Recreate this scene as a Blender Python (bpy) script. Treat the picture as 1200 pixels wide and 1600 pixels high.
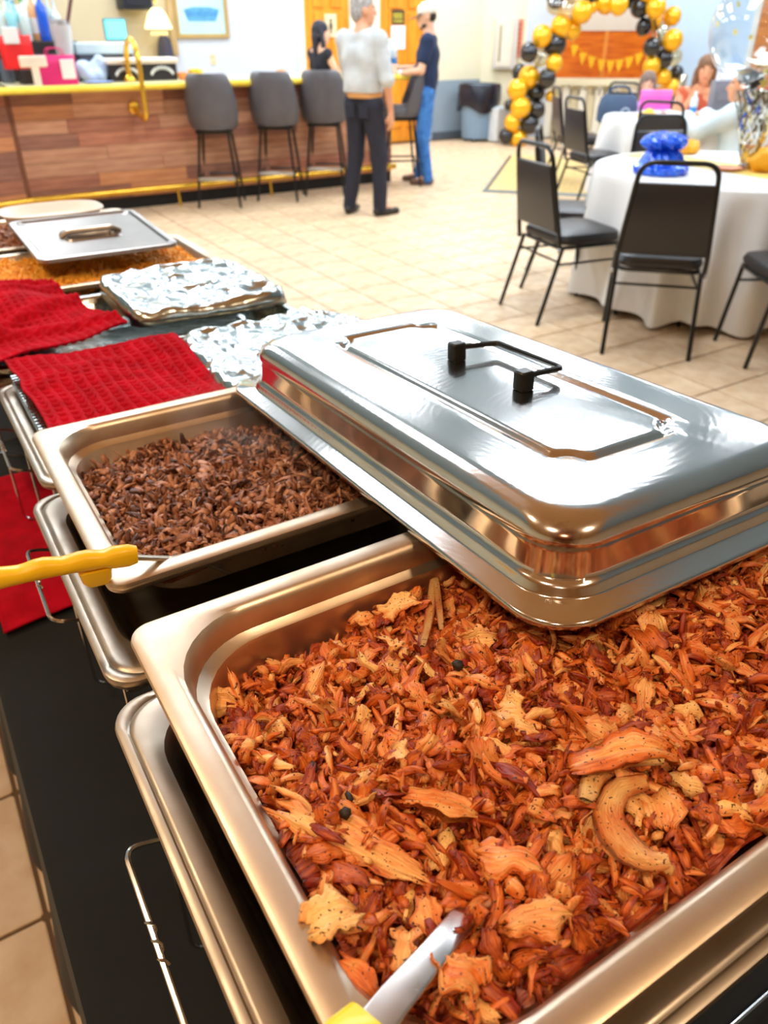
import bpy, bmesh, math, random
import numpy as np
from mathutils import Vector, Matrix, Euler

# ------------------------------------------------------------------ camera, world, light, exposure
for o in list(bpy.data.objects): bpy.data.objects.remove(o)
SC = bpy.context.scene
COL = SC.collection
F = 1200.0; HZ = 41.0; H = 1.45
PITCH = math.atan((800 - HZ) / F); YAW = math.radians(-31.68)
cam = bpy.data.cameras.new('camera'); camo = bpy.data.objects.new('camera', cam); COL.objects.link(camo)
cam.sensor_fit = 'VERTICAL'; cam.sensor_height = 36; cam.sensor_width = 27; cam.lens = 27.0
cam.clip_start = 0.02; cam.clip_end = 100
camo.location = (0, 0, H); camo.rotation_euler = (math.pi/2 - PITCH, 0, YAW)
cam.dof.use_dof = True; cam.dof.focus_distance = 0.52; cam.dof.aperture_fstop = 9.5
SC.camera = camo
SC.view_settings.view_transform = 'Standard'; SC.view_settings.look = 'None'
SC.view_settings.gamma = 1.0; SC.view_settings.use_curve_mapping = False
SC.view_settings.exposure = 0.0
W = bpy.data.worlds.new('world'); SC.world = W; W.use_nodes = True
W.node_tree.nodes['Background'].inputs[0].default_value = (0.9, 0.95, 1.0, 1)
W.node_tree.nodes['Background'].inputs[1].default_value = 0.3

CEIL = 2.9
COOL = (0.86, 0.93, 1.0); WARM = (1.0, 0.76, 0.5)
PANELS = [(x, y) for y in (2.9, 5.4, 7.7, 9.6) for x in (0.6, 2.9, 5.2, 7.5, 9.8)]
PANELS = [p for p in PANELS if not (p[0] > 8.6 and p[1] > 8.6)]
PANEL_W = 30
CANS = [(-0.75, 0.15), (-0.75, 1.5), (0.75, -0.75), (-0.9, -0.9)]
CAN_W = 15

def area(name, loc, sx, sy, watts, color):
    l = bpy.data.lights.new(name, 'AREA'); l.shape = 'RECTANGLE'; l.size = sx; l.size_y = sy
    l.energy = watts; l.color = color
    o = bpy.data.objects.new(name, l); COL.objects.link(o); o.location = loc
    return o

# pixel helpers (room axes: X along the pans' long side, Y along the buffet)
_c, _s = math.cos(YAW), math.sin(YAW)
def ray(u, v):
    x = (u-600)/F; y = -(v-800)/F
    a = np.array([x, math.cos(PITCH)+y*math.sin(PITCH), -math.sin(PITCH)+y*math.cos(PITCH)])
    return np.array([_c*a[0]-_s*a[1], _s*a[0]+_c*a[1], a[2]])
def atz(u, v, z):
    r = ray(u, v); t = (z-H)/r[2]; return Vector((r[0]*t, r[1]*t, z))
def aty(u, v, y):
    r = ray(u, v); t = y/r[1]; return Vector((r[0]*t, y, H+r[2]*t))
def atplane(u, v, p, n):
    r = ray(u, v); t = ((p[0])*n[0]+(p[1])*n[1])/(r[0]*n[0]+r[1]*n[1]); return Vector((r[0]*t, r[1]*t, H+r[2]*t))

# ------------------------------------------------------------------ materials
def lin(c):
    c = c/255.0
    return c/12.92 if c <= 0.04045 else ((c+0.055)/1.055)**2.4
def rgb(r, g, b): return (lin(r), lin(g), lin(b), 1)
MATS = {}
def M(name, col=(200, 200, 200), rough=0.6, metal=0.0, **k):
    """procedural material: noise-broken colour and optional bump"""
    if name in MATS: return MATS[name]
    m = bpy.data.materials.new(name); m.use_nodes = True; nt = m.node_tree; N = nt.nodes; L = nt.links
    b = N['Principled BSDF']; MATS[name] = m
    b.inputs['Roughness'].default_value = rough; b.inputs['Metallic'].default_value = metal
    b.inputs['Specular IOR Level'].default_value = k.get('spec', 0.5)
    c0 = rgb(*col); c1 = rgb(*k['col2']) if 'col2' in k else tuple(min(1, x*(1-k.get('var', 0.12))) for x in c0[:3])+(1,)
    tc = N.new('ShaderNodeTexCoord'); mp = N.new('ShaderNodeMapping'); L.new(tc.outputs['Object'], mp.inputs[0])
    mp.inputs['Scale'].default_value = k.get('stretch', (1, 1, 1))
    nz = N.new('ShaderNodeTexNoise'); nz.inputs['Scale'].default_value = k.get('scale', 8); nz.inputs['Detail'].default_value = k.get('detail', 4)
    L.new(mp.outputs[0], nz.inputs['Vector'])
    rp = N.new('ShaderNodeValToRGB'); rp.color_ramp.elements[0].position = k.get('lo', 0.35); rp.color_ramp.elements[1].position = k.get('hi', 0.65)
    rp.color_ramp.elements[0].color = c1; rp.color_ramp.elements[1].color = c0
    L.new(nz.outputs['Fac'], rp.inputs[0]); out = rp.outputs[0]
    if 'rnd' in k:
        oi = N.new('ShaderNodeObjectInfo'); hs = N.new('ShaderNodeHueSaturation'); ma = N.new('ShaderNodeMath'); ma.operation = 'MULTIPLY_ADD'
        L.new(oi.outputs['Random'], ma.inputs[0]); ma.inputs[1].default_value = k['rnd']; ma.inputs[2].default_value = 1-k['rnd']/2
        L.new(out, hs.inputs['Color']); L.new(ma.outputs[0], hs.inputs['Value']); out = hs.outputs[0]
    if 'tone' in k:
        at = N.new('ShaderNodeAttribute'); at.attribute_name = 'tone'
        mx = N.new('ShaderNodeMixRGB'); mx.inputs[0].default_value = 1; L.new(at.outputs['Fac'], mx.inputs[0])
        L.new(out, mx.inputs[1]); mx.inputs[2].default_value = rgb(*k['tone']); out = mx.outputs[0]
    L.new(out, b.inputs['Base Color'])
    if 'bump' in k:
        nb = N.new('ShaderNodeTexNoise'); nb.inputs['Scale'].default_value = k.get('bscale', 40); nb.inputs['Detail'].default_value = 4
        L.new(mp.outputs[0], nb.inputs['Vector'])
        bu = N.new('ShaderNodeBump'); bu.inputs['Strength'].default_value = k['bump']; bu.inputs['Distance'].default_value = k.get('bdist', 0.01)
        L.new(nb.outputs['Fac'], bu.inputs['Height']); L.new(bu.outputs[0], b.inputs['Normal'])
    if 'rvar' in k:
        mr = N.new('ShaderNodeMapRange'); L.new(nz.outputs['Fac'], mr.inputs[0])
        mr.inputs[1].default_value = 0.3; mr.inputs[2].default_value = 0.7
        mr.inputs[3].default_value = rough+k['rvar']; mr.inputs[4].default_value = rough; L.new(mr.outputs[0], b.inputs['Roughness'])
    if 'emit' in k:
        b.inputs['Emission Color'].default_value = rgb(*col); b.inputs['Emission Strength'].default_value = k['emit']
    if 'trans' in k:
        b.inputs['Transmission Weight'].default_value = k['trans']; b.inputs['IOR'].default_value = k.get('ior', 1.2)
    if 'coat' in k: b.inputs['Coat Weight'].default_value = k['coat']; b.inputs['Coat Roughness'].default_value = 0.1
    if 'sheen' in k: b.inputs['Sheen Weight'].default_value = k['sheen']
    if 'sss' in k:
        b.inputs['Subsurface Weight'].default_value = k['sss']; b.inputs['Subsurface Radius'].default_value = (0.006, 0.002, 0.001); b.inputs['Subsurface Scale'].default_value = 0.5
    return m

STEEL = lambda: M('steel_pan', (222, 206, 186), 0.34, 1.0, col2=(200, 176, 148), scale=14, rvar=0.12, bump=0.06, bscale=300, bdist=0.001)
STEELB = lambda: M('steel_worn', (190, 180, 166), 0.3, 1.0, col2=(172, 160, 144), scale=20, rvar=0.14)
def LIDM():
    if 'lid_steel' in MATS: return MATS['lid_steel']
    m = M('lid_steel', (222, 220, 216), 0.10, 1.0, col2=(210, 208, 206), scale=9, rvar=0.08)
    nt = m.node_tree; N = nt.nodes; L = nt.links; b = N['Principled BSDF']
    tc = N.new('ShaderNodeTexCoord')
    # swirling polish marks
    wv = N.new('ShaderNodeTexWave'); wv.wave_type = 'RINGS'; wv.rings_direction = 'Z'; wv.inputs['Scale'].default_value = 45; wv.inputs['Distortion'].default_value = 6; wv.inputs['Detail'].default_value = 4
    mp = N.new('ShaderNodeMapping'); mp.inputs['Location'].default_value = (0.0, 0.11, 0); L.new(tc.outputs['Object'], mp.inputs[0]); L.new(mp.outputs[0], wv.inputs['Vector'])
    bu = N.new('ShaderNodeBump'); bu.inputs['Strength'].default_value = 0.022; bu.inputs['Distance'].default_value = 0.001; L.new(wv.outputs['Fac'], bu.inputs['Height']); L.new(bu.outputs[0], b.inputs['Normal'])
    # brown patch on the near corner of the shoulder
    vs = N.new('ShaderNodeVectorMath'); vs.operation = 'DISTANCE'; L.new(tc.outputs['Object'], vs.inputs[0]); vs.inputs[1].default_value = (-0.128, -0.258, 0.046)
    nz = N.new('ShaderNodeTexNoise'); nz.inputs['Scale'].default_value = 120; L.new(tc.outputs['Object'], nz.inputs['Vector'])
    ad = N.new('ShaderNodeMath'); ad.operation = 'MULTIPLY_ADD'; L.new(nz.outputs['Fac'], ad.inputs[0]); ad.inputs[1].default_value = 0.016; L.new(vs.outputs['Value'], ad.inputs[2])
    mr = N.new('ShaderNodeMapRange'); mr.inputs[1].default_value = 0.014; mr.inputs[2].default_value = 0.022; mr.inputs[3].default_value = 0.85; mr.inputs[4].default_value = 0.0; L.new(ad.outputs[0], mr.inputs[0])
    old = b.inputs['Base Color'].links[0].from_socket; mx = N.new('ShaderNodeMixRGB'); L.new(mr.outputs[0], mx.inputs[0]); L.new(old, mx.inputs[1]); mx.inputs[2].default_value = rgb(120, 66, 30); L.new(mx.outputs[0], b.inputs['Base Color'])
    return m
FOIL = lambda: M('foil', (196, 204, 202), 0.2, 1.0, var=0.08, bump=0.25, bscale=45, bdist=0.006)
CHROME = lambda: M('chrome_wire', (205, 205, 205), 0.18, 1.0, var=0.05)
GOLD = lambda: M('brass', (250, 205, 90), 0.22, 1.0, col2=(235, 185, 70))
BLACKM = lambda: M('black_metal', (14, 14, 15), 0.35, 0.0, var=0.2)
VINYL = lambda: M('black_vinyl', (44, 42, 44), 0.38, 0.0, var=0.15, bump=0.1, bscale=200, bdist=0.001)
WHITE = lambda: M('white_plastic', (238, 238, 234), 0.4, var=0.04)

# ------------------------------------------------------------------ mesh helpers
def link(o, parent=None):
    COL.objects.link(o)
    if parent is not None: o.parent = parent
    return o
def tag(o, label=None, cat=None, group=None, kind=None):
    if label: o['label'] = label
    if cat: o['category'] = cat
    if group: o['group'] = group
    if kind: o['kind'] = kind
    return o
def thing(name, label, cat, loc=(0, 0, 0), rz=0, group=None):
    o = bpy.data.objects.new(name, None); link(o); o.location = loc; o.rotation_euler = (0, 0, rz)
    o.empty_display_size = 0.1
    return tag(o, label, cat, group)
def copy_tree(o, parent=None):
    c = o.copy(); link(c)
    c.parent = parent
    for ch in list(o.children): copy_tree(ch, c)
    return c

class MB:
    def __init__(s): s.v = []; s.f = []; s.m = []
    def add(s, vs, fs, mi=0):
        b = len(s.v); s.v += [tuple(p) for p in vs]; s.f += [tuple(i+b for i in f) for f in fs]; s.m += [mi]*len(fs); return s
    def box(s, x0, x1, y0, y1, z0, z1, mi=0):
        return s.add([(x0,y0,z0),(x1,y0,z0),(x1,y1,z0),(x0,y1,z0),(x0,y0,z1),(x1,y0,z1),(x1,y1,z1),(x0,y1,z1)],
                     [(0,3,2,1),(4,5,6,7),(0,1,5,4),(1,2,6,5),(2,3,7,6),(3,0,4,7)], mi)
    def bev(s, x0, x1, y0, y1, z0, z1, r=0.01, n=3, mi=0):
        """box with rounded vertical corners and softened top and bottom"""
        cx, cy = (x0+x1)/2, (y0+y1)/2; hx, hy = (x1-x0)/2, (y1-y0)/2; e = min(r, (z1-z0)/2.01)*0.6
        prof = [(e, z0), (0, z0+e), (0, z1-e), (e, z1)]
        return s.loft([[(cx+px, cy+py, z) for px, py in rrect(hx-i, hy-i, max(r-i, 0.0005), n)] for i, z in prof], mi, True, True)
    def loft(s, loops, mi=0, cap0=False, cap1=False, closed=True):
        n = len(loops[0]); vs = [p for l in loops for p in l]; fs = []
        for k in range(len(loops)-1):
            for i in range(n if closed else n-1):
                j = (i+1) % n; fs.append((k*n+i, k*n+j, (k+1)*n+j, (k+1)*n+i))
        if cap0: fs.append(tuple(reversed(range(n))))
        if cap1: fs.append(tuple(range((len(loops)-1)*n, len(loops)*n)))
        return s.add(vs, fs, mi)
    def tube(s, pts, r, seg=8, mi=0, closed=False, caps=True):
        pts = [Vector(p) for p in pts]; n = len(pts); rs = r if isinstance(r, (list, tuple)) else [r]*n
        loops = []; up = None
        for i, p in enumerate(pts):
            if closed: t = (pts[(i+1) % n]-pts[i-1])
            else: t = pts[min(i+1, n-1)]-pts[max(i-1, 0)]
            t.normalize()
            if up is None:
                up = Vector((0, 0, 1)) if abs(t.z) < 0.9 else Vector((1, 0, 0))
            up = (up - t*up.dot(t)); up.normalize(); sd = t.cross(up)
            loops.append([p+(up*math.cos(a)+sd*math.sin(a))*rs[i] for a in [2*math.pi*k/seg for k in range(seg)]])
        if closed: loops.append(loops[0])
        return s.loft(loops, mi, caps and not closed, caps and not closed)
    def lathe(s, prof, seg=24, c=(0, 0, 0), mi=0, cap0=True, cap1=True):
        return s.loft([[(c[0]+r*math.cos(2*math.pi*k/seg), c[1]+r*math.sin(2*math.pi*k/seg), c[2]+z) for k in range(seg)] for r, z in prof], mi, cap0, cap1)
    def ell(s, c, r, seg=16, rings=10, mi=0):
        return s.loft([[(c[0]+r[0]*math.sin(t)*math.cos(2*math.pi*k/seg), c[1]+r[1]*math.sin(t)*math.sin(2*math.pi*k/seg), c[2]-r[2]*math.cos(t)) for k in range(seg)]
                       for t in [0.02+(math.pi-0.04)*i/rings for i in range(rings+1)]], mi, True, True)
    def mesh(s, name, mats, smooth=True):
        me = bpy.data.meshes.new(name); me.from_pydata(s.v, [], s.f)
        for m in (mats if isinstance(mats, (list, tuple)) else [mats]): me.materials.append(m)
        if any(s.m): me.polygons.foreach_set('material_index', s.m)
        finish(me, smooth); return me
    def build(s, name, mats, parent=None, smooth=True, loc=None, rot=None):
        o = bpy.data.objects.new(name, s.mesh(name, mats, smooth)); link(o, parent)
        if loc is not None: o.location = loc
        if rot is not None: o.rotation_euler = rot
        return o
def finish(me, smooth=True, angle=38):
    me.update()
    if smooth:
        me.polygons.foreach_set('use_smooth', [True]*len(me.polygons))
        try: me.set_sharp_from_angle(angle=math.radians(angle))
        except Exception: pass
def rrect(hx, hy, r, n=4):
    out = []
    for cx, cy, a0 in ((hx-r, hy-r, 0), (-hx+r, hy-r, 90), (-hx+r, -hy+r, 180), (hx-r, -hy+r, 270)):
        for k in range(n+1):
            a = math.radians(a0+90*k/n); out.append((cx+r*math.cos(a), cy+r*math.sin(a)))
    return out
def arc(c, r, a0, a1, n, plane='xz'):
    out = []
    for k in range(n+1):
        a = math.radians(a0+(a1-a0)*k/n); x, z = r*math.cos(a), r*math.sin(a)
        out.append((c[0]+x, c[1], c[2]+z) if plane == 'xz' else (c[0], c[1]+x, c[2]+z) if plane == 'yz' else (c[0]+x, c[1]+z, c[2]))
    return out
def round_path(pts, r, n=5):
    """polyline with rounded corners"""
    pts = [Vector(p) for p in pts]; out = [pts[0]]
    for i in range(1, len(pts)-1):
        a, b, c = pts[i-1], pts[i], pts[i+1]
        d0 = (a-b); d1 = (c-b); q = min(r, d0.length*0.45, d1.length*0.45)
        p0 = b+d0.normalized()*q; p1 = b+d1.normalized()*q
        for k in range(n+1):
            t = k/n; out.append(p0*(1-t)**2+b*2*t*(1-t)+p1*t*t)
    out.append(pts[-1]); return out
def np_mesh(name, V, Q, mats, smooth=True, tone=None, uv=None, angle=60):
    """fast quad/tri mesh from arrays"""
    me = bpy.data.meshes.new(name); k = Q.shape[1]
    me.vertices.add(len(V)); me.vertices.foreach_set('co', V.astype(np.float32).ravel())
    me.loops.add(Q.size); me.loops.foreach_set('vertex_index', Q.astype(np.int32).ravel())
    me.polygons.add(len(Q)); me.polygons.foreach_set('loop_start', np.arange(0, Q.size, k, dtype=np.int32))
    for m in (mats if isinstance(mats, (list, tuple)) else [mats]): me.materials.append(m)
    if tone is not None:
        a = me.attributes.new('tone', 'FLOAT', 'POINT'); a.data.foreach_set('value', tone.astype(np.float32))
    if uv is not None:
        l = me.uv_layers.new(name='UVMap'); l.data.foreach_set('uv', uv[Q.ravel()].astype(np.float32).ravel())
    me.update(calc_edges=True); me.validate()
    if smooth:
        me.polygons.foreach_set('use_smooth', [True]*len(me.polygons))
        if angle:
            try: me.set_sharp_from_angle(angle=math.radians(angle))
            except Exception: pass
    return me
def grid_quads(nx, ny):
    i = np.arange(nx-1)[:, None]*ny+np.arange(ny-1)[None]
    return np.stack([i, i+ny, i+ny+1, i+1], -1).reshape(-1, 4)
# lattice noise
_R = np.random.RandomState(5).rand(64, 64, 64)
def vn(x, y, z=0.0, seed=0):
    x, y, z = np.broadcast_arrays(np.asarray(x, float)+seed*7.31, np.asarray(y, float)+seed*3.17, np.asarray(z, float)+seed*1.71)
    xi, yi, zi = np.floor(x).astype(int), np.floor(y).astype(int), np.floor(z).astype(int)
    fx, fy, fz = x-xi, y-yi, z-zi
    fx = fx*fx*(3-2*fx); fy = fy*fy*(3-2*fy); fz = fz*fz*(3-2*fz)
    g = lambda a, b, c: _R[(xi+a) & 63, (yi+b) & 63, (zi+c) & 63]
    r = 0
    for a in (0, 1):
        for b in (0, 1):
            for c in (0, 1):
                r = r+g(a, b, c)*(fx if a else 1-fx)*(fy if b else 1-fy)*(fz if c else 1-fz)
    return r*2-1
def fbm(x, y, z=0.0, seed=0, o=3):
    return sum(vn(x*2**i, y*2**i, np.asarray(z)*2**i, seed+i)*0.5**i for i in range(o))

# ------------------------------------------------------------------ implicit surfaces for bodies and cloth
def sdf_mesh(prims, vox=0.009, k=0.02, disp=None):
    lo = np.full(3, 1e9); hi = np.full(3, -1e9)
    for p in prims:
        if p[0] == 'c': pts = [np.array(p[1])-p[2], np.array(p[1])+p[2], np.array(p[3])-p[4], np.array(p[3])+p[4]]
        elif p[0] == 'e': pts = [np.array(p[1])-max(p[2]), np.array(p[1])+max(p[2])]
        else: continue
        for q in pts: lo = np.minimum(lo, q); hi = np.maximum(hi, q)
    lo -= 3*vox; hi += 3*vox; n = np.ceil((hi-lo)/vox).astype(int)+1
    D = np.full(n, 0.3, np.float32)
    ax = [lo[i]+vox*np.arange(n[i]) for i in range(3)]
    for p in prims:
        if p[0] == 'c':
            a, ra, b, rb = np.array(p[1], float), p[2], np.array(p[3], float), p[4]
            bl = np.minimum(a-ra, b-rb); bh = np.maximum(a+ra, b+rb)
        else:
            c, r = np.array(p[1], float), np.array(p[2], float); R = np.array(p[3]) if len(p) > 3 and p[3] is not None else None
            bl = c-max(r); bh = c+max(r)
        mg = 0.06
        i0 = np.clip(np.floor((bl-mg-lo)/vox).astype(int), 0, n); i1 = np.clip(np.ceil((bh+mg-lo)/vox).astype(int)+1, 0, n)
        if (i1 <= i0).any(): continue
        sl = tuple(slice(i0[i], i1[i]) for i in range(3))
        X = ax[0][sl[0]][:, None, None]; Y = ax[1][sl[1]][None, :, None]; Z = ax[2][sl[2]][None, None, :]
        if p[0] == 'c':
            d = b-a; L2 = max(d.dot(d), 1e-9)
            t = np.clip(((X-a[0])*d[0]+(Y-a[1])*d[1]+(Z-a[2])*d[2])/L2, 0, 1)
            dd = np.sqrt((X-a[0]-t*d[0])**2+(Y-a[1]-t*d[1])**2+(Z-a[2]-t*d[2])**2)-(ra+(rb-ra)*t)
        else:
            x, y, z = np.broadcast_arrays(X-c[0], Y-c[1], Z-c[2])
            if R is not None:
                x, y, z = R[0][0]*x+R[1][0]*y+R[2][0]*z, R[0][1]*x+R[1][1]*y+R[2][1]*z, R[0][2]*x+R[1][2]*y+R[2][2]*z
            k0 = np.sqrt((x/r[0])**2+(y/r[1])**2+(z/r[2])**2); k1 = np.sqrt((x/r[0]**2)**2+(y/r[1]**2)**2+(z/r[2]**2)**2)
            dd = k0*(k0-1)/np.maximum(k1, 1e-6)
        o = D[sl]
        kk = k
        if p[0] == 's':
            kk = 0.008; h = np.clip(0.5-0.5*(o+dd)/kk, 0, 1); D[sl] = o*(1-h)-dd*h+kk*h*(1-h)
        else:
            if len(p) > 5 and p[0] == 'c' and p[5] is not None: kk = p[5]
            if p[0] == 'e' and len(p) > 4 and p[4] is not None: kk = p[4]
            h = np.clip(0.5+0.5*(o-dd)/kk, 0, 1); D[sl] = o*(1-h)+dd*h-kk*h*(1-h)
    if disp is not None:
        D = D+disp(ax[0][:, None, None], ax[1][None, :, None], ax[2][None, None, :])
    S = D < 0
    nx, ny, nz = n-1
    cnt = sum(S[a:a+nx, b:b+ny, c:c+nz].astype(np.int8) for a in (0, 1) for b in (0, 1) for c in (0, 1))
    act = (cnt > 0) & (cnt < 8)
    idx = -np.ones(act.shape, int); I = np.argwhere(act); idx[act] = np.arange(len(I))
    acc = np.zeros((len(I), 3)); w = np.zeros(len(I))
    cor = [(a, b, c) for a in (0, 1) for b in (0, 1) for c in (0, 1)]
    for p in cor:
        for q in cor:
            if sum(abs(p[i]-q[i]) for i in range(3)) != 1 or p > q: continue
            d0 = D[I[:, 0]+p[0], I[:, 1]+p[1], I[:, 2]+p[2]]; d1 = D[I[:, 0]+q[0], I[:, 1]+q[1], I[:, 2]+q[2]]
            m = (d0 < 0) != (d1 < 0); t = np.where(m, d0/np.where(m, d0-d1, 1), 0)
            acc += m[:, None]*(np.array(p)+t[:, None]*(np.array(q)-np.array(p))); w += m
    V = lo+vox*(I+acc/w[:, None])
    Q = []
    for ax_ in range(3):
        o1, o2 = [i for i in range(3) if i != ax_]
        s0 = [slice(None)]*3; s1 = [slice(None)]*3; s0[ax_] = slice(0, -1); s1[ax_] = slice(1, None)
        ch = S[tuple(s0)] != S[tuple(s1)]; E = np.argwhere(ch)
        E = E[(E[:, o1] > 0) & (E[:, o2] > 0) & (E[:, o1] < n[o1]-1) & (E[:, o2] < n[o2]-1)]
        def g(a, b):
            e = E.copy(); e[:, o1] -= a; e[:, o2] -= b; return idx[e[:, 0], e[:, 1], e[:, 2]]
        q = np.stack([g(1, 1), g(0, 1), g(0, 0), g(1, 0)], -1)
        ins = S[E[:, 0], E[:, 1], E[:, 2]]
        if ax_ == 1: ins = ~ins
        q[~ins] = q[~ins][:, ::-1]; Q.append(q)
    Q = np.concatenate(Q); Q = Q[(Q >= 0).all(1)]
    return V, Q
def sdf_obj(name, prims, mats, parent=None, vox=0.009, k=0.02, disp=None, matfn=None):
    V, Q = sdf_mesh(prims, vox, k, disp)
    me = np_mesh(name, V, Q, mats, True, angle=None)
    if matfn is not None:
        c = V[Q].mean(1); me.polygons.foreach_set('material_index', matfn(c).astype(np.int32))
    o = bpy.data.objects.new(name, me); link(o, parent); return o

# ------------------------------------------------------------------ the room
YB = 10.55                      # back wall
PD = Vector((8.2, YB, 0)); DD = Vector((0.79, -0.613, 0)).normalized(); ND = Vector((DD.y, -DD.x, 0))   # slanted hatch wall
if ND.dot(Vector((-1, -1, 0))) < 0: ND = -ND
def struct(name, mb, mat, parent=None, smooth=False, label=None):
    o = mb.build(name, mat, parent, smooth)
    if parent is None: o['kind'] = 'structure'
    if label: o['label'] = label
    return o
XL, XR, YF = -3.6, 13.0, -3.2
TW = 0.3215; TH = 0.332; GX = -0.115; GY = 1.052
grout = M('grout', (112, 86, 62), 0.9, bump=0.3, bscale=60)
floor = struct('floor', MB().box(XL, XR, YF, YB+0.2, -0.1, -0.004), grout, label='beige ceramic tile floor with brown grout joints')
tilem = M('tile', (230, 202, 166), 0.34, col2=(212, 176, 136), scale=11, detail=9, lo=0.34, hi=0.62, rnd=0.12, bump=0.08, bscale=22, bdist=0.01, rvar=0.2)
def tile_mesh():
    g = 0.0042
    hx, hy = TW/2-g, TH/2-g; mb = MB()
    mb.loft([[(x, y, z) for x, y in rrect(hx-i, hy-i, max(0.006-i, 0.001), 1)] for i, z in ((0, -0.006), (0, -0.001), (0.0015, 0.0006), (0.004, 0.0012))], 0, False, True)
    return mb
tiles = []
for i in range(-6, 40):
    for j in range(-8, 30):
        x = GX+(i+0.5)*TW; y = GY+(j+0.5)*TH
        if y > YB-0.1 or x > XR-0.2 or x < XL+0.2 or y < YF+0.2: continue
        if (Vector((x, y, 0))-PD).dot(ND) < 0.15: continue
        tiles.append((x, y))
def proj(p):
    d = Vector(p)-Vector((0, 0, H)); hx = d.x*_c+d.y*_s; hy = -d.x*_s+d.y*_c
    dep = hy*math.cos(PITCH)-d.z*math.sin(PITCH); up = hy*math.sin(PITCH)+d.z*math.cos(PITCH)
    if dep < 0.05: return None
    return (600+F*hx/dep, 800-F*up/dep, dep)
def tile_rank(t):
    p = proj((t[0], t[1], 0))
    if p is None or not (-60 < p[0] < 1260 and -60 < p[1] < 1700): return 1e6
    u, v = p[0], p[1]
    hidden = (v > 640 and u > 110) or (v > 500 and u < 480) or (u < 330 and v > 330)
    return p[2]+(500 if hidden else 0)
tiles.sort(key=tile_rank)
tmesh = tile_mesh().mesh('tile', tilem, False)
for x, y in tiles[:300]:
    o = bpy.data.objects.new('tile', tmesh); link(o, floor); o.location = (x, y, 0)
mb = MB(); tb = tile_mesh()
for x, y in tiles[300:]: mb.add([(vx+x, vy+y, vz) for vx, vy, vz in tb.v], tb.f)
o = mb.build('tile_field', tilem, floor, False); o['kind'] = 'stuff'

# wooden dance floor laid at an angle, grey metal edging
d0 = atz(758, 300, 0); e1 = (atz(805, 235, 0)-d0).normalized(); e2 = Vector((e1.y, -e1.x, 0))
dance = thing('dance_floor', 'low yellow wood dance floor with grey metal edging set into the tiles', 'dance floor', d0, math.atan2(e1.y, e1.x))
wood_y = M('dance_wood', (232, 204, 140), 0.35, col2=(216, 184, 118), scale=3, stretch=(1, 12, 1))
MB().box(0.03, 2.6, -3.2, -0.03, 0.002, 0.022).build('board_panel', wood_y, dance, False)
ed = M('edging', (128, 134, 132), 0.4, 0.6)
mb = MB(); mb.loft([[(x, y, 0.002), (x, y, 0.006), (x+a, y+b, 0.024), (x+2*a, y+2*b, 0.024), (x+2*a, y+2*b, 0.002)] for x, y, a, b in ((-0.03, 0.03, 0.02, -0.02), (2.6, 0.03, 0, -0.02))], 0, True, True)
mb.build('edge_strip', ed, dance, False)
mb = MB(); mb.loft([[(x, y, 0.002), (x, y, 0.006), (x+a, y+b, 0.024), (x+2*a, y+2*b, 0.024), (x+2*a, y+2*b, 0.002)] for x, y, a, b in ((-0.03, 0.03, 0.02, -0.02), (-0.03, -3.2, 0.02, 0))], 0, True, True)
mb.build('edge_strip', ed, dance, False)

wallw = M('wall_white', (208, 216, 228), 0.85, var=0.03, scale=3, bump=0.03, bscale=90)
wallc = M('wall_cream', (238, 228, 196), 0.85, var=0.04, scale=3, bump=0.03, bscale=90)
wallb = M('wall_beige', (206, 190, 156), 0.8, var=0.05, scale=3, bump=0.03, bscale=90)
wallblue = M('wall_blue', (196, 220, 244), 0.85, var=0.04, scale=3, bump=0.03, bscale=90)
wains = M('wainscot_grey', (150, 166, 180), 0.6, var=0.05, scale=4)
wback = struct('wall_back', MB().box(XL, PD.x+0.1, YB, YB+0.15, 0, CEIL), wallw)
MB().box(XL, aty(268, 60, YB).x, YB-0.02, YB, 0, CEIL).build('beige_panel', wallb, wback, False)
xk = aty(268, 60, YB).x
MB().bev(xk-0.03, xk+0.05, YB-0.06, YB, 1.15, CEIL, 0.006).build('panel_edge', M('frame_tan', (190, 160, 110), 0.4), wback)
xd2 = aty(672, 120, YB).x
MB().box(xd2+0.06, PD.x, YB-0.015, YB, 0.0, aty(705, 125, YB).z).build('wainscot', wains, wback, False)
MB().box(xd2+0.06, PD.x, YB-0.012, YB, aty(705, 125, YB).z, CEIL).build('cream_paint', wallc, wback, False)
# slanted wall with the hatch
wd = bpy.data.objects.new('wall_hatch', None); link(wd); wd.location = PD; wd.rotation_euler = (0, 0, math.atan2(DD.y, DD.x)); wd['kind'] = 'structure'
# local x runs along the wall, local -y faces the room
def hw(u, v):
    p = atplane(u, v, PD, ND); q = p-PD; return (q.dot(DD), p.z)
cx = hw(822, 60)[0]
HL = 6.3
hx0, hz1 = hw(868, 60)[0], hw(930, 48)[1]; hx1 = hw(1025, 80)[0]; hz0 = hw(935, 122)[1]
MB().box(-0.1, cx, 0, 0.15, 0, CEIL).build('cream_section', wallc, wd, False)
MB().box(cx, hx0, 0, 0.15, 0, CEIL).build('white_section', wallw, wd, False)
MB().box(hx0, hx1, 0, 0.15, hz1, CEIL).build('over_hatch_section', M('wall_over', (226, 214, 200), 0.85, var=0.03), wd, False)
MB().box(hx1, HL, 0, 0.15, 0, CEIL).build('blue_section', wallblue, wd, False)
cab = M('cabinet_cream', (240, 230, 196), 0.55, var=0.05)
MB().box(hx0, hx1, 0.02, 0.15, 0, hz0).build('half_wall', cab, wd, False)
nb = 6
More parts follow.
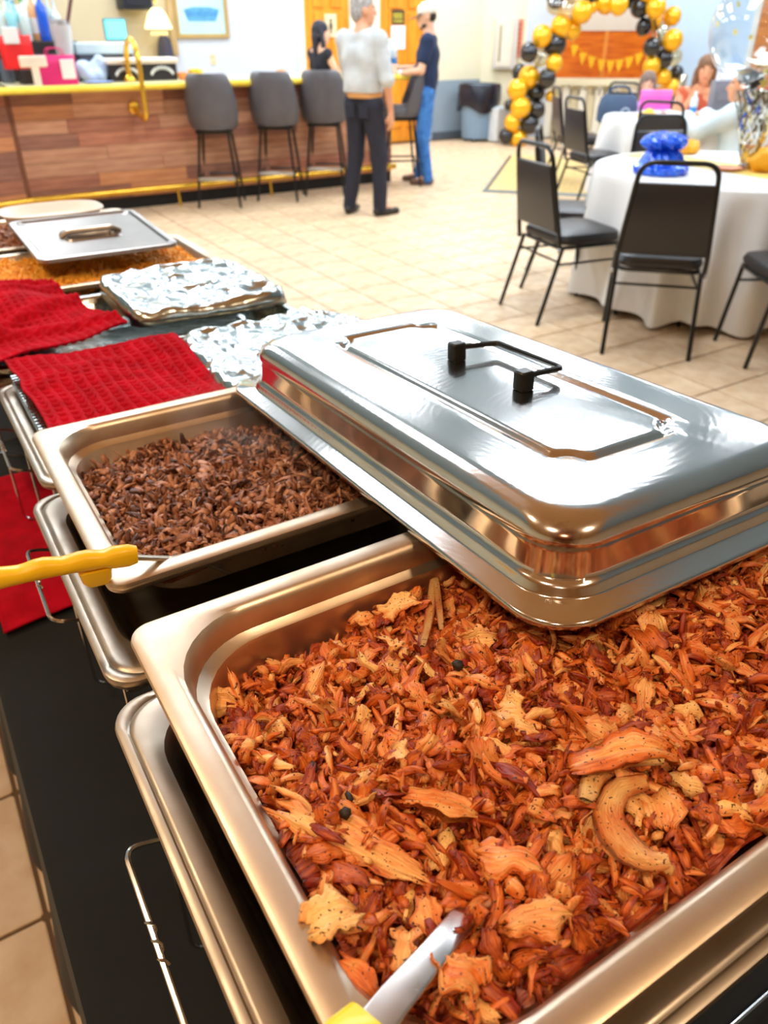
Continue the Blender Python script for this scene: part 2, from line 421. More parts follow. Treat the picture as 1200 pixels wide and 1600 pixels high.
for k in range(nb+1):
    x = hx0+(hx1-hx0)*k/nb
    MB().bev(x-0.05, x+0.05, -0.035, 0.02, 0, hz0-0.1, 0.008).build('batten', M('batten_white', (248, 242, 224), 0.5, var=0.03), wd)
    if k < nb:
        MB().bev(x+0.07, x+(hx1-hx0)/nb-0.07, -0.005, 0.02, 0.12, hz0-0.2, 0.006).build('panel', M('cab_panel', (226, 214, 176), 0.55, var=0.05), wd)
MB().bev(hx0-0.03, hx1+0.03, -0.07, 0.02, hz0-0.1, hz0-0.01, 0.01).build('ledge', cab, wd)
hatchwood = M('hatch_wood', (236, 128, 28), 0.35, col2=(206, 92, 14), scale=3, stretch=(1, 1, 6), detail=6)
hm = (hx0+hx1)/2
for a, b in ((hx0, hm-0.01), (hm+0.01, hx1)):
    MB().bev(a, b, 0.02, 0.07, hz0, hz1, 0.006).build('shutter', hatchwood, wd)
MB().box(hm-0.03, hm+0.03, 0.005, 0.03, hz0, hz1).build('meeting_strip', M('hatch_strip', (240, 150, 60), 0.4), wd, False)
xw = hw(1180, 60)[0]
wooddoor = M('wood_right', (222, 140, 70), 0.4, col2=(190, 108, 50), scale=3, stretch=(1, 1, 8))
MB().bev(xw, xw+1.0, -0.05, 0.0, 0, 2.1, 0.01).build('wood_door', wooddoor, wd)
MB().bev(xw-0.08, xw-0.005, -0.04, 0.0, 0, 2.16, 0.006).build('door_casing', M('casing_white', (240, 236, 228), 0.5), wd)
struct('wall_right', MB().box(XR, XR+0.15, YF, 7.0, 0, CEIL), wallw)
struct('wall_left', MB().box(XL-0.15, XL, YF, YB+0.15, 0, CEIL), wallc)
struct('wall_front', MB().box(XL, XR, YF-0.15, YF, 0, CEIL), M('wall_warm', (206, 176, 140), 0.85, var=0.04))
ceil = struct('ceiling', MB().box(XL-0.1, XR+0.1, YF-0.1, YB+0.2, CEIL, CEIL+0.1), M('ceiling_blue_tint', (168, 208, 250), 0.9, var=0.05, scale=30))  # unseen ceiling, tinted blue to colour the lid's reflections
o = MB().box(XL, 1.95, YF, 2.45, CEIL-0.012, CEIL).build('unseen_tan_panel', M('reflect_tan', (232, 184, 128), 0.8, var=0.05, scale=6), ceil, False)  # unseen tan panel added overhead to put warm colour into the steel's reflections
# baseboard
struct('baseboard_back', MB().box(xd2+0.06, PD.x, YB-0.03, YB-0.015, 0, 0.1), M('base_dark', (96, 104, 112), 0.6))

# light fittings in the ceiling
lens = M('lens_lit', (240, 246, 255), 0.5, emit=6.0)
canl = M('can_lit', (255, 220, 170), 0.5, emit=10.0)
for k, (x, y) in enumerate(PANELS):
    t = thing('ceiling_light', 'recessed fluorescent ceiling light panel with white frame', 'ceiling light', (x, y, CEIL), 0, 'ceiling light panels')
    mb = MB()
    for a, b, c, d in ((-0.62, 0.62, -0.32, -0.29), (-0.62, 0.62, 0.29, 0.32), (-0.62, -0.59, -0.29, 0.29), (0.59, 0.62, -0.29, 0.29)): mb.box(a, b, c, d, -0.03, 0)
    mb.build('frame', WHITE(), t, False); MB().box(-0.59, 0.59, -0.29, 0.29, -0.012, 0).build('diffuser', lens, t, False)
    area('panel_light', (x, y, CEIL-0.035), 1.16, 0.56, PANEL_W, COOL)
for k, (x, y) in enumerate(CANS):
    t = thing('downlight', 'round warm recessed downlight above the serving table', 'ceiling light', (x, y, CEIL-0.012), 0, 'warm downlights')
    MB().lathe([(0.10, -0.012), (0.115, -0.006), (0.115, 0)], 24).build('trim_ring', WHITE(), t)
    MB().lathe([(0.095, -0.014), (0.095, -0.002)], 24).build('lamp_face', canl, t)
    l = area('can_light', (x, y, CEIL-0.045), 0.3, 0.3, CAN_W, WARM); l.data.shape = 'DISK'; l.data.size = 0.22

# doors in the back wall
dw = M('door_orange', (240, 160, 40), 0.38, col2=(224, 132, 22), scale=2.5, stretch=(6, 1, 1), detail=5)
def door(n, u0, u1, label):
    x0, x1 = aty(u0, 120, YB).x, aty(u1, 120, YB).x
    d = bpy.data.objects.new('door_%d' % n, None); link(d); d.location = (x0, YB, 0); d['kind'] = 'structure'; d['label'] = label
    w = x1-x0
    MB().bev(0, w, -0.05, -0.005, 0.01, 2.05, 0.006).build('leaf', dw, d)
    for a, b in ((0.12, w/2-0.05), (w/2+0.05, w-0.12)):
        for z0, z1 in ((0.2, 0.85), (1.0, 1.6)):
            MB().bev(a, b, -0.068, -0.05, z0, z1, 0.012).build('panel', dw, d)
        mb = MB(); prof = [(a, -0.068, 1.66), (b, -0.068, 1.66)]+arc(((a+b)/2, -0.068, 1.72), (b-a)/2, 0, 180, 8)
        mb.loft([[(x, -0.05, z) for x, y, z in prof], [(x, -0.068, z) for x, y, z in prof]], 0, False, True); mb.build('arched_panel', dw, d)
    cs = M('casing_cream', (246, 236, 214), 0.5, var=0.03)
    for a, b in ((-0.1, 0), (w, w+0.1)): MB().bev(a, b, -0.04, 0, 0, 2.15, 0.006).build('casing', cs, d)
    mb = MB(); mb.tube([(w-0.08, -0.05, 1.0), (w-0.08, -0.11, 1.0)], 0.012); mb.ell((w-0.08, -0.125, 1.0), (0.028, 0.022, 0.028)); mb.build('door_knob', GOLD(), d)
    return d
door(1, 478, 545, 'orange wooden panel door with a white restroom sign behind the bar')
door(2, 592, 664, 'orange wooden panel door with a black and yellow notice')
def wall_sign(name, label, cat, u0, u1, v0, v1, y, fn):
    a = aty(u0, v1, y); b = aty(u1, v0, y)
    t = thing(name, label, cat, (a.x, y, a.z)); fn(t, b.x-a.x, b.z-a.z); return t
def f_notice(t, w, h):
    MB().bev(0, w, -0.006, 0, 0, h, 0.004).build('plate', M('sign_black', (30, 28, 26), 0.5), t)
    ym = M('sign_yellow', (236, 214, 70), 0.5)
    for z, n in ((0.72, 3), (0.5, 4), (0.22, 5)):
        for k in range(n):
            a = w*(0.12+0.76*k/n); MB().box(a, a+w*0.76/n*0.7, -0.009, -0.006, h*(z-0.07), h*(z+0.07)).build('lettering', ym, t, False)
wall_sign('door_notice', 'small black notice with yellow lettering on the orange door', 'sign', 612, 632, 16, 38, YB-0.07, f_notice)
def f_paper(t, w, h):
    MB().box(0, w, -0.003, 0, 0, h).build('sheet', M('paper', (246, 244, 250), 0.7, var=0.02), t, False)
    for k in range(6): MB().box(w*0.15, w*(0.85-0.1*(k % 3)), -0.0045, -0.003, h*(0.2+0.11*k), h*(0.225+0.11*k)).build('text_line', M('text_grey', (190, 186, 200), 0.7), t, False)
wall_sign('paper_notice', 'white paper notice taped below the black sign on the door', 'paper', 611, 633, 40, 77, YB-0.07, f_paper)
def f_rest(t, w, h):
    MB().bev(0, w, -0.008, 0, 0, h, 0.004).build('plate', M('sign_cream', (244, 226, 180), 0.5), t)
    mb = MB(); mb.ell((w/2, -0.01, h*0.72), (w*0.12, 0.003, w*0.12)); mb.box(w*0.36, w*0.64, -0.011, -0.008, h*0.35, h*0.62); mb.box(w*0.4, w*0.48, -0.011, -0.008, h*0.15, h*0.36); mb.box(w*0.52, w*0.6, -0.011, -0.008, h*0.15, h*0.36)
    mb.build('pictogram', M('sign_dark', (70, 60, 48), 0.6), t, False)
wall_sign('restroom_sign', 'cream restroom sign with a dark figure on the orange door', 'sign', 508, 525, 22, 58, YB-0.07, f_rest)

# framed poster
def f_poster(t, w, h):
    fm = M('poster_frame', (190, 158, 96), 0.4, var=0.1)
    for a, b, c, d in ((0, w, 0, 0.045), (0, w, h-0.045, h), (0, 0.045, 0.045, h-0.045), (w-0.045, w, 0.045, h-0.045)):
        MB().bev(a, b, -0.03, 0, c, d, 0.004).build('frame_rail', fm, t)
    MB().box(0.045, w-0.045, -0.015, 0, 0.045, h-0.045).build('print', M('poster_print', (196, 232, 222), 0.35, col2=(184, 222, 226), scale=2), t, False)
    blue = M('poster_blue', (96, 170, 214), 0.5, var=0.2, scale=20); dk = M('poster_dark', (92, 128, 150), 0.5, col2=(130, 170, 180), scale=9)
    zb = h*0.27
    MB().add([(w*0.17, -0.017, zb+0.06), (w*0.24, -0.017, zb-0.06), (w*0.76, -0.017, zb-0.06), (w*0.85, -0.017, zb+0.06), (w*0.68, -0.017, zb+0.085), (w*0.35, -0.017, zb+0.085)], [(0, 1, 2, 3, 4, 5)]).build('blue_ribbon', blue, t, False)
    for k in range(9): MB().box(w*(0.22+0.065*k), w*(0.255+0.065*k), -0.019, -0.017, zb-0.01, zb+0.045).build('lettering', M('poster_letter', (66, 140, 200), 0.5), t, False)
    mb = MB(); pts = [(0.15, 0.95), (0.2, 0.66), (0.27, 0.5), (0.33, 0.56), (0.38, 0.48), (0.42, 0.66), (0.5, 0.72), (0.52, 0.95)]
    mb.add([(w*a, -0.017, h*b) for a, b in pts], [tuple(reversed(range(len(pts))))]); mb.build('picture_motif', dk, t, False)
    for k in range(6): MB().box(w*(0.62+0.045*k), w*(0.64+0.045*k), -0.0165, -0.015, h*0.6, h*0.93).build('picture_bar', M('poster_pale', (160, 206, 206), 0.5), t, False)
wall_sign('framed_poster', 'framed pale green poster with blue lettering on the white wall', 'poster', 276, 346, -75, 60, YB, f_poster)
p = aty(333, 93, YB)
t = thing('wall_outlet', 'ivory wall outlet below the framed poster', 'outlet', p)
MB().bev(-0.04, 0.04, -0.008, 0, -0.06, 0.06, 0.006).build('cover_plate', M('ivory', (232, 222, 186), 0.5), t)
for z in (-0.025, 0.025): MB().bev(-0.017, 0.017, -0.011, -0.008, z-0.014, z+0.014, 0.005).build('socket', M('ivory_dark', (214, 200, 160), 0.5), t)

# wall cabinet (fire hose or breaker box) with red tag on the cream wall section
def on_hatch(name, label, cat, u, v):
    x, z = hw(u, v); p = PD+DD*x; return thing(name, label, cat, (p.x, p.y, z), math.atan2(DD.y, DD.x))
a = hw(776, 28); b = hw(806, 108)
t = on_hatch('wall_cabinet', 'shallow pale grey wall box with a raised frame on the cream wall', 'wall box', 790, 68)
w, h = (b[0]-a[0])/2, (a[1]-b[1])/2
MB().bev(-w, w, -0.1, 0, -h, h, 0.01).build('case', M('box_grey', (214, 206, 196), 0.5, 0.0, var=0.05), t)
MB().bev(-w*0.8, w*0.55, -0.112, -0.1, -h*0.9, h*0.9, 0.008).build('door', M('box_door', (236, 224, 204), 0.5, var=0.04), t)
MB().bev(-w*0.62, -w*0.4, -0.125, -0.112, -h*0.7, h*0.72, 0.008).build('handle_strip', M('box_strip', (176, 164, 134), 0.5), t)
t = on_hatch('red_wall_strip', 'narrow faded red sign strip beside the grey wall box', 'sign', 811, 60)
h = (hw(811, 30)[1]-hw(811, 90)[1])/2
MB().bev(-0.05, 0.05, -0.012, 0, -h, h, 0.004).build('plate', M('faded_red', (236, 150, 120), 0.6), t)
for k in range(7): MB().box(-0.02, 0.02, -0.015, -0.012, -h*0.8+k*h*0.24, -h*0.8+k*h*0.24+h*0.14).build('lettering', M('red_letter', (216, 96, 70), 0.6), t, False)

# ------------------------------------------------------------------ serving table
TZ = 0.76
TX0, TX1, TY0, TY1 = -0.045, 0.72, -0.35, 2.45
t = thing('serving_table', 'long folding serving table under a black cloth', 'table', ((TX0+TX1)/2, (TY0+TY1)/2, 0))
hx, hy = (TX1-TX0)/2, (TY1-TY0)/2
MB().bev(-hx, hx, -hy, hy, TZ-0.045, TZ-0.006, 0.02).build('tabletop', M('table_top', (190, 186, 178), 0.5), t)
for sx in (-1, 1):
    for sy in (-1, 1):
        mb = MB(); mb.tube([(sx*(hx-0.08), sy*(hy-0.3), TZ-0.045), (sx*(hx-0.08), sy*(hy-0.25), 0.0)], 0.014); mb.build('leg', BLACKM(), t)
# black cloth: top, rounded edge, hanging folds
cm = M('black_cloth', (9, 13, 15), 0.88, col2=(6, 9, 10), scale=20, bump=0.15, bscale=420, bdist=0.002, sheen=0.05)
N = 480; per = rrect(hx+0.002, hy+0.002, 0.015, 4)
def resample(pts, n):
    P = np.array(list(pts)+[pts[0]]); d = np.r_[0, np.cumsum(np.linalg.norm(np.diff(P, axis=0), axis=1))]
    s = np.linspace(0, d[-1], n, endpoint=False); return np.stack([np.interp(s, d, P[:, i]) for i in range(P.shape[1])], 1), s
pp, ss = resample(per, N)
nrm = np.stack([np.roll(pp, -1, 0)[:, 1]-np.roll(pp, 1, 0)[:, 1], -(np.roll(pp, -1, 0)[:, 0]-np.roll(pp, 1, 0)[:, 0])], 1); nrm /= np.linalg.norm(nrm, axis=1)[:, None]
loops = []
for ins, z in ((0.3, 0.0), (0.1, 0.0005), (0.02, 0.0), (0.006, -0.001), (0.001, -0.005), (0, -0.012)):
    loops.append([((1-ins/ (hx if ins>0.2 else 1.0))*0+x-nx*ins if ins < 0.2 else x*0.25, y-ny*ins if ins < 0.2 else y*0.8, TZ+z) for (x, y), (nx, ny) in zip(pp, nrm)])
for q in range(1, 15):
    f = q/14; z = TZ-0.012-f*0.62
    w = 0.006+0.03*f
    loops.append([(x+nx*(0.004+w*(0.5+0.5*math.sin(s*21+1.5*math.sin(s*3.3)))*f+0.02*f), y+ny*(0.004+w*(0.5+0.5*math.sin(s*21+1.5*math.sin(s*3.3)))*f+0.02*f), z) for (x, y), (nx, ny), s in zip(pp, nrm, ss)])
mb = MB(); mb.loft(loops, 0, True, False)
o = mb.build('tablecloth', cm, None, True, loc=((TX0+TX1)/2, (TY0+TY1)/2, 0)); tag(o, 'black cloth draped over the long serving table', 'tablecloth')

# ------------------------------------------------------------------ steam pans
def pan_profile(depth, lip=0.010, rim=0.018, step=True, ro=0.014, ri=0.05, groove=True):
    P = [(0.0015, -lip, ro), (0, -lip*0.4, ro), (0.0008, -0.0008, ro), (0.0026, 0, ro+0.001)]
    if groove: P += [(0.0062, 0.0, ro+0.002), (0.0075, -0.0012, ro+0.003), (0.009, 0.0, ro+0.004)]
    P += [(rim*0.5, 0.0003, ri*0.6), (rim*0.82, 0.0, ri*0.75), (rim, -0.0012, ri), (rim+0.003, -0.006, ri)]
    if step: P += [(rim+0.0045, -0.020, ri), (rim+0.0085, -0.0235, ri), (rim+0.0105, -0.0245, ri), (rim+0.0115, -0.028, ri)]
    P += [(rim+0.016, -depth+0.02, ri-0.004), (rim+0.021, -depth+0.006, ri-0.006), (rim+0.03, -depth, ri-0.012)]
    return P
def pan_mesh(L, Wd, depth, **k):
    mb = MB()
    mb.loft([[(x, y, z) for x, y in rrect(L/2-i, Wd/2-i, max(r, 0.004), 8)] for i, z, r in pan_profile(depth, **k)], 0, False, True)
    return mb
def pan(name, label, cat, x0, x1, y0, y1, z, depth, mat, group=None, tilt=(0, 0, 0), **k):
    o = pan_mesh(x1-x0, y1-y0, depth, **k).build(name, mat, None, True, loc=((x0+x1)/2, (y0+y1)/2, z), rot=tilt)
    m = o.modifiers.new('thick', 'SOLIDIFY'); m.thickness = 0.0012; m.offset = -1
    return tag(o, label, cat, group)
ZC, ZB = 1.103, 1.078
CX0, CX1, CY0, CY1 = 0.059, 0.589, 0.084, 0.433
BX0, BX1, BY0, BY1 = 0.066, 0.596, 0.517, 0.842
chick_pan = pan('steam_pan', 'deep stainless steel pan full of orange shredded chicken', 'pan', CX0, CX1, CY0, CY1, ZC, 0.095, STEEL(), ro=0.016, ri=0.06, groove=False)
beef_pan = pan('steam_pan', 'stainless steel pan of dark brown chopped beef', 'pan', BX0, BX1, BY0, BY1, ZB, 0.058, STEEL(), ro=0.016, ri=0.05, groove=False)
pan('water_pan', 'stainless steel water pan under the shredded chicken pan', 'pan', 0.034, 0.60, 0.076, 0.424, 1.05, 0.1, STEELB(), ro=0.025, ri=0.045, step=False, rim=0.022)
pan('water_pan', 'stainless steel water pan sticking out from under the chopped beef pan', 'pan', 0.044, 0.60, 0.464, 0.79, 1.025, 0.09, STEELB(), ro=0.025, ri=0.045, step=False, rim=0.024)
pan('water_pan', 'stainless steel water pan holding the foil tray under the flat red towel', 'pan', 0.062, 0.60, 0.808, 1.136, 1.026, 0.09, STEELB(), ro=0.025, ri=0.045, step=False, rim=0.022)
pan('foil_tray', 'crimped aluminium foil tray under the flat red towel', 'tray', 0.082, 0.592, 0.822, 1.128, 1.042, 0.05, FOIL(), ro=0.03, ri=0.03, step=False, rim=0.014)
pan('water_pan', 'stainless steel water pan holding the foil tray under the crumpled red towel', 'pan', 0.04, 0.575, 1.155, 1.485, 1.022, 0.09, STEELB(), ro=0.025, ri=0.045, step=False, rim=0.022)
pan('foil_tray', 'aluminium foil tray under the crumpled red towel', 'tray', 0.06, 0.56, 1.165, 1.475, 1.036, 0.05, FOIL(), ro=0.03, ri=0.03, step=False, rim=0.014)
pan('water_pan', 'stainless steel water pan under the orange rice tray', 'pan', 0.02, 0.585, 1.50, 1.84, 1.022, 0.09, STEELB(), ro=0.025, ri=0.045, step=False, rim=0.022)
pan('steam_pan', 'shallow steel tray of orange rice', 'tray', 0.03, 0.565, 1.512, 1.83, 1.044, 0.055, STEEL(), ro=0.02, ri=0.04, step=False, rim=0.016)
pan('steam_pan', 'steel pan of dark shredded meat beyond the rice', 'pan', 0.0, 0.53, 1.865, 2.19, 1.046, 0.06, STEEL(), ro=0.02, ri=0.04, step=False, rim=0.018)

# crimp ridges on the near foil tray rim
mb = MB()
for k in range(30):
    y = 0.832+k*0.0096; mb.box(0.084, 0.098, y, y+0.0035, 1.042, 1.0438)
ft = [o for o in COL.objects if o.name.startswith('foil_tray')][0]
q = mb.build('crimped_rim', FOIL(), ft, False); q.matrix_parent_inverse = Matrix.Translation(ft.location).inverted()

# wire chafing stands
def stand(x0, x1, y0, y1, ztop, h0, h1, label):
    t = thing('chafing_stand', label, 'chafing stand', ((x0+x1)/2, (y0+y1)/2, TZ), 0)
    ox, oy = (x0+x1)/2, (y0+y1)/2
    def L(p): return (p[0]-ox, p[1]-oy, p[2]-TZ)
    zt = ztop-0.02; r = 0.0018
    a, b, c, d = x0+0.014, x1-0.014, y0+0.014, y1-0.014
    mb = MB(); mb.tube([L(p) for p in round_path([(a, c, zt), (b, c, zt), (b, d, zt), (a, d, zt), (a, c, zt)], 0.02)], r, 6); mb.build('top_frame', CHROME(), t)
    for xx, s in ((a, -1), (b, 1)):
        xo = (x0-0.02) if s < 0 else (x1+0.02)
        ym = (c+d)/2
        mb = MB(); mb.tube([L(p) for p in round_path([(xx+s*-0.01, h0, 0.985), (xo, h0, 1.0), (xo-s*0.002, h1, 1.0), (xx+s*-0.01, h1, 0.985)], 0.012)], r, 6)
        mb.tube([L((xx-s*0.01, h0, 0.985)), L((xx-s*0.01, h0, zt))], r, 6); mb.tube([L((xx-s*0.01, h1, 0.985)), L((xx-s*0.01, h1, zt))], r, 6)
        mb.build('end_handle', CHROME(), t)
        mb = MB(); yy = h0*0.45+h1*0.55
        pts = [L((xo-s*0.0015+0.0022*math.cos(k*1.1), yy-0.016+k*0.0022, 1.0+0.0022*math.sin(k*1.1))) for k in range(16)]
        mb.tube(pts, 0.0009, 5); mb.build('wire_wrap', CHROME(), t)
        for yy in (c+0.02, d-0.02):
            mb = MB(); mb.tube([L(p) for p in round_path([(xx, yy, zt), (xx, yy, TZ+0.02), (xx-s*0.03, yy, TZ+0.004), (xx-s*0.08, yy, TZ+0.004)], 0.012)], r, 6); mb.build('leg', CHROME(), t)
    for yy in (c+0.02, d-0.02):
        mb = MB(); mb.tube([L((a+0.06, yy, TZ+0.006)), L((b-0.06, yy, TZ+0.006))], r, 6); mb.build('foot_rail', CHROME(), t)
stand(0.034, 0.60, 0.076, 0.424, 1.05, 0.19, 0.347, 'chrome wire chafing stand under the shredded chicken')
stand(0.044, 0.60, 0.464, 0.79, 1.025, 0.605, 0.735, 'chrome wire chafing stand under the chopped beef')
stand(0.062, 0.60, 0.808, 1.136, 1.026, 0.92, 1.05, 'chrome wire chafing stand under the flat red towel')
stand(0.04, 0.575, 1.155, 1.485, 1.022, 1.25, 1.38, 'chrome wire chafing stand under the crumpled red towel')
stand(0.02, 0.585, 1.50, 1.84, 1.022, 1.6, 1.73, 'chrome wire chafing stand under the orange rice')
stand(0.0, 0.53, 1.865, 2.19, 1.024, 1.96, 2.1, 'chrome wire chafing stand under the farthest meat pan')

# ------------------------------------------------------------------ the domed chafer lid
LL, LW, LHT = 0.586, 0.325, 0.057       # long along Y
def lid():
    root = thing('chafer_lid', 'domed stainless steel chafing dish lid with a black bar handle', 'lid', (0, 0, 0))
    hx, hy = LW/2, LL/2
    # perimeter directions
    base, _ = resample(rrect(hx, hy, 0.05, 12), 420)
    th = np.arctan2(base[:, 1], base[:, 0])
    pa, pb, pr = 0.062, 0.192, 0.020        # embossed panel half sizes and corner bite
    def sd(x, y):
        x, y = abs(x), abs(y)
        dx, dy = x-pa, y-pb
        box = max(dx, dy) if (dx < 0 or dy < 0) else math.hypot(dx, dy)
        bx = x-pa+0.012; by = y-pb+0.012
        bite = pr-math.hypot(x-pa-0.001, y-pb-0.001)
        q = 0.006; h = max(q-abs(box-bite), 0)/q
        return max(box, bite)+h*h*q*0.25
    cs, sn = np.cos(th), np.sin(th)
    def polar(level):
        out = []
        for c, s in zip(cs, sn):
            lo, hi = 0.0, 0.5
            for _ in range(26):
                m = (lo+hi)/2
                if sd(m*c, m*s) < level: lo = m
                else: hi = m
            out.append((lo*c, lo*s))
        return np.array(out)
    def ring(ins, r): 
        # same directions on an inset rounded rectangle
        a, b = hx-ins, hy-ins; out = []
        for c, s in zip(cs, sn):
            lo, hi = 0.0, 0.6
            for _ in range(24):
                m = (lo+hi)/2; x, y = abs(m*c)-a+r, abs(m*s)-b+r
                d = math.hypot(max(x, 0), max(y, 0))+min(max(x, y), 0)-r
                if d < 0: lo = m
                else: hi = m
            out.append((lo*c, lo*s))
        return np.array(out)
    L = []
    def add(P, z): L.append([(p[0], p[1], z) for p in P])
    for ins, z, r in ((0.0, -0.004, 0.042), (0.0006, 0.0, 0.042), (0.003, 0.0012, 0.041), (0.018, 0.0018, 0.04), (0.0195, 0.0035, 0.04), (0.0205, 0.009, 0.04), (0.022, 0.0115, 0.042), (0.0245, 0.013, 0.042)):
        add(ring(ins, r), z)
    wall = [(0.0252, 0.017, 0.040), (0.0256, 0.024, 0.040), (0.026, 0.032, 0.040), (0.0258, 0.036, 0.040), (0.0252, 0.0375, 0.040)]
    for ins, z, r in wall: add(ring(ins, r), z)
    R = 0.020
    for k in range(1, 11):
        a = math.radians(4+86*k/10); ins = 0.0254+R*(1-math.cos(a)); z = 0.038+(LHT-0.039)*math.sin(a)
        add(ring(ins, 0.038), z)
    top = np.array([p[:2] for p in L[-1]]); P0 = polar(0.006)
    for t in (0.25, 0.5, 0.75): add(top*(1-t)+P0*t, LHT-0.001+0.0008*t)
    for lv, dz in ((0.006, 0), (0.0045, -0.0008), (0.0028, -0.0032), (0.001, -0.0036), (-0.0008, -0.003), (-0.0025, -0.0004), (-0.004, 0.0004), (-0.008, 0.0006)):
        add(polar(lv), LHT+dz)
    I = polar(-0.008)
    for s in (0.85, 0.65, 0.4, 0.15): add(I*s, LHT+0.0006+0.0012*(1-s))
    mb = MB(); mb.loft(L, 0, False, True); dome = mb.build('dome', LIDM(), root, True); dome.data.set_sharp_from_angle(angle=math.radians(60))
    m = dome.modifiers.new('thick', 'SOLIDIFY'); m.thickness = 0.001; m.offset = -1
    zt = LHT+0.001; px, hl = 0.008, 0.053
    hb = M('handle_black', (10, 10, 10), 0.3, 0.0, var=0.1)
    for s in (-1, 1):
        mb = MB(); mb.bev(px-0.0075, px+0.0075, s*hl-0.0075, s*hl+0.0075, zt, zt+0.019, 0.0025, 2)
        p = mb.build('handle_post', hb, root); 
    mb = MB(); z = zt+0.013
    path = round_path([(px+0.006, -hl, z), (px+0.05, -hl+0.004, z-0.003), (px+0.05, hl-0.004, z-0.003), (px+0.006, hl, z)], 0.006, 3)
    mb.tube(path, 0.003, 8); mb.build('handle_bar', hb, root)
    # brown patch on the near shoulder corner comes from the lid material
    return root
lidr = lid()
nz, fz = 1.118, 1.0825
yc = 0.545
lidr.location = (0.2875+LW/2, yc, (nz+fz)/2+0.004); lidr.rotation_euler = (-math.atan2(nz-fz, 0.583), 0, math.radians(-1.0))

# ------------------------------------------------------------------ food
RS = np.random.RandomState(11)
def food_mat(name, c_hi, c_lo, c_dark, rough, fib, sss=0.0, coat=0.0):
    m = bpy.data.materials.new(name); m.use_nodes = True; nt = m.node_tree; N = nt.nodes; L = nt.links; b = N['Principled BSDF']
    uv = N.new('ShaderNodeUVMap'); mp = N.new('ShaderNodeMapping'); L.new(uv.outputs[0], mp.inputs[0]); mp.inputs['Scale'].default_value = (fib[0], fib[1], 1)
    nf = N.new('ShaderNodeTexNoise'); nf.inputs['Scale'].default_value = 1.0; nf.inputs['Detail'].default_value = 4; L.new(mp.outputs[0], nf.inputs['Vector'])
    tc = N.new('ShaderNodeTexCoord'); n2 = N.new('ShaderNodeTexNoise'); n2.inputs['Scale'].default_value = 90; n2.inputs['Detail'].default_value = 4; L.new(tc.outputs['Object'], n2.inputs['Vector'])
    at = N.new('ShaderNodeAttribute'); at.attribute_name = 'tone'; oi = N.new('ShaderNodeObjectInfo')
    a1 = N.new('ShaderNodeMath'); a1.operation = 'MULTIPLY_ADD'; L.new(oi.outputs['Random'], a1.inputs[0]); a1.inputs[1].default_value = 0.5; L.new(at.outputs['Fac'], a1.inputs[2])
    a2 = N.new('ShaderNodeMath'); a2.operation = 'MULTIPLY_ADD'; L.new(nf.outputs['Fac'], a2.inputs[0]); a2.inputs[1].default_value = 1.0; L.new(a1.outputs[0], a2.inputs[2])
    a3 = N.new('ShaderNodeMath'); a3.operation = 'MULTIPLY_ADD'; L.new(n2.outputs['Fac'], a3.inputs[0]); a3.inputs[1].default_value = 0.5; L.new(a2.outputs[0], a3.inputs[2])
    rp = N.new('ShaderNodeValToRGB'); e = rp.color_ramp.elements
    e[0].position = 0.42; e[0].color = rgb(*c_dark); e[1].position = 1.35 if False else 1.0; e[1].color = rgb(*c_hi)
    x = e.new(0.68); x.color = rgb(*c_lo)
    sc = N.new('ShaderNodeMath'); sc.operation = 'MULTIPLY'; L.new(a3.outputs[0], sc.inputs[0]); sc.inputs[1].default_value = 0.51
    L.new(sc.outputs[0], rp.inputs[0])
    n3 = N.new('ShaderNodeTexNoise'); n3.inputs['Scale'].default_value = 520; n3.inputs['Detail'].default_value = 1; L.new(tc.outputs['Object'], n3.inputs['Vector'])
    ms = N.new('ShaderNodeMapRange'); ms.inputs[1].default_value = 0.66; ms.inputs[2].default_value = 0.71; L.new(n3.outputs['Fac'], ms.inputs[0])
    mk = N.new('ShaderNodeMixRGB'); L.new(ms.outputs[0], mk.inputs[0]); L.new(rp.outputs[0], mk.inputs[1]); mk.inputs[2].default_value = tuple(0.25*q for q in rgb(*c_dark)[:3])+(1,); L.new(mk.outputs[0], b.inputs['Base Color'])
    b.inputs['Roughness'].default_value = rough; b.inputs['Specular IOR Level'].default_value = 0.5
    if sss:
        b.inputs['Subsurface Weight'].default_value = sss; b.inputs['Subsurface Radius'].default_value = (0.004, 0.0016, 0.0008); b.inputs['Subsurface Scale'].default_value = 1.0
    if coat: b.inputs['Coat Weight'].default_value = coat; b.inputs['Coat Roughness'].default_value = 0.25
    bu = N.new('ShaderNodeBump'); bu.inputs['Strength'].default_value = 0.8; bu.inputs['Distance'].default_value = 0.0022; L.new(nf.outputs['Fac'], bu.inputs['Height'])
    b2 = N.new('ShaderNodeBump'); b2.inputs['Strength'].default_value = 0.3; b2.inputs['Distance'].default_value = 0.0015; L.new(n2.outputs['Fac'], b2.inputs['Height']); L.new(bu.outputs[0], b2.inputs['Normal'])
    L.new(b2.outputs[0], b.inputs['Normal']); return m
CHM = food_mat('chicken_meat', (252, 200, 124), (222, 112, 38), (138, 36, 6), 0.42, (2.6, 15), sss=0.0, coat=0.12)
BFM = food_mat('beef_meat', (216, 160, 124), (160, 100, 68), (74, 36, 18), 0.45, (3, 9), coat=0.1)
RCM = food_mat('rice_grain', (255, 190, 60), (255, 164, 30), (244, 130, 14), 0.5, (1, 1))

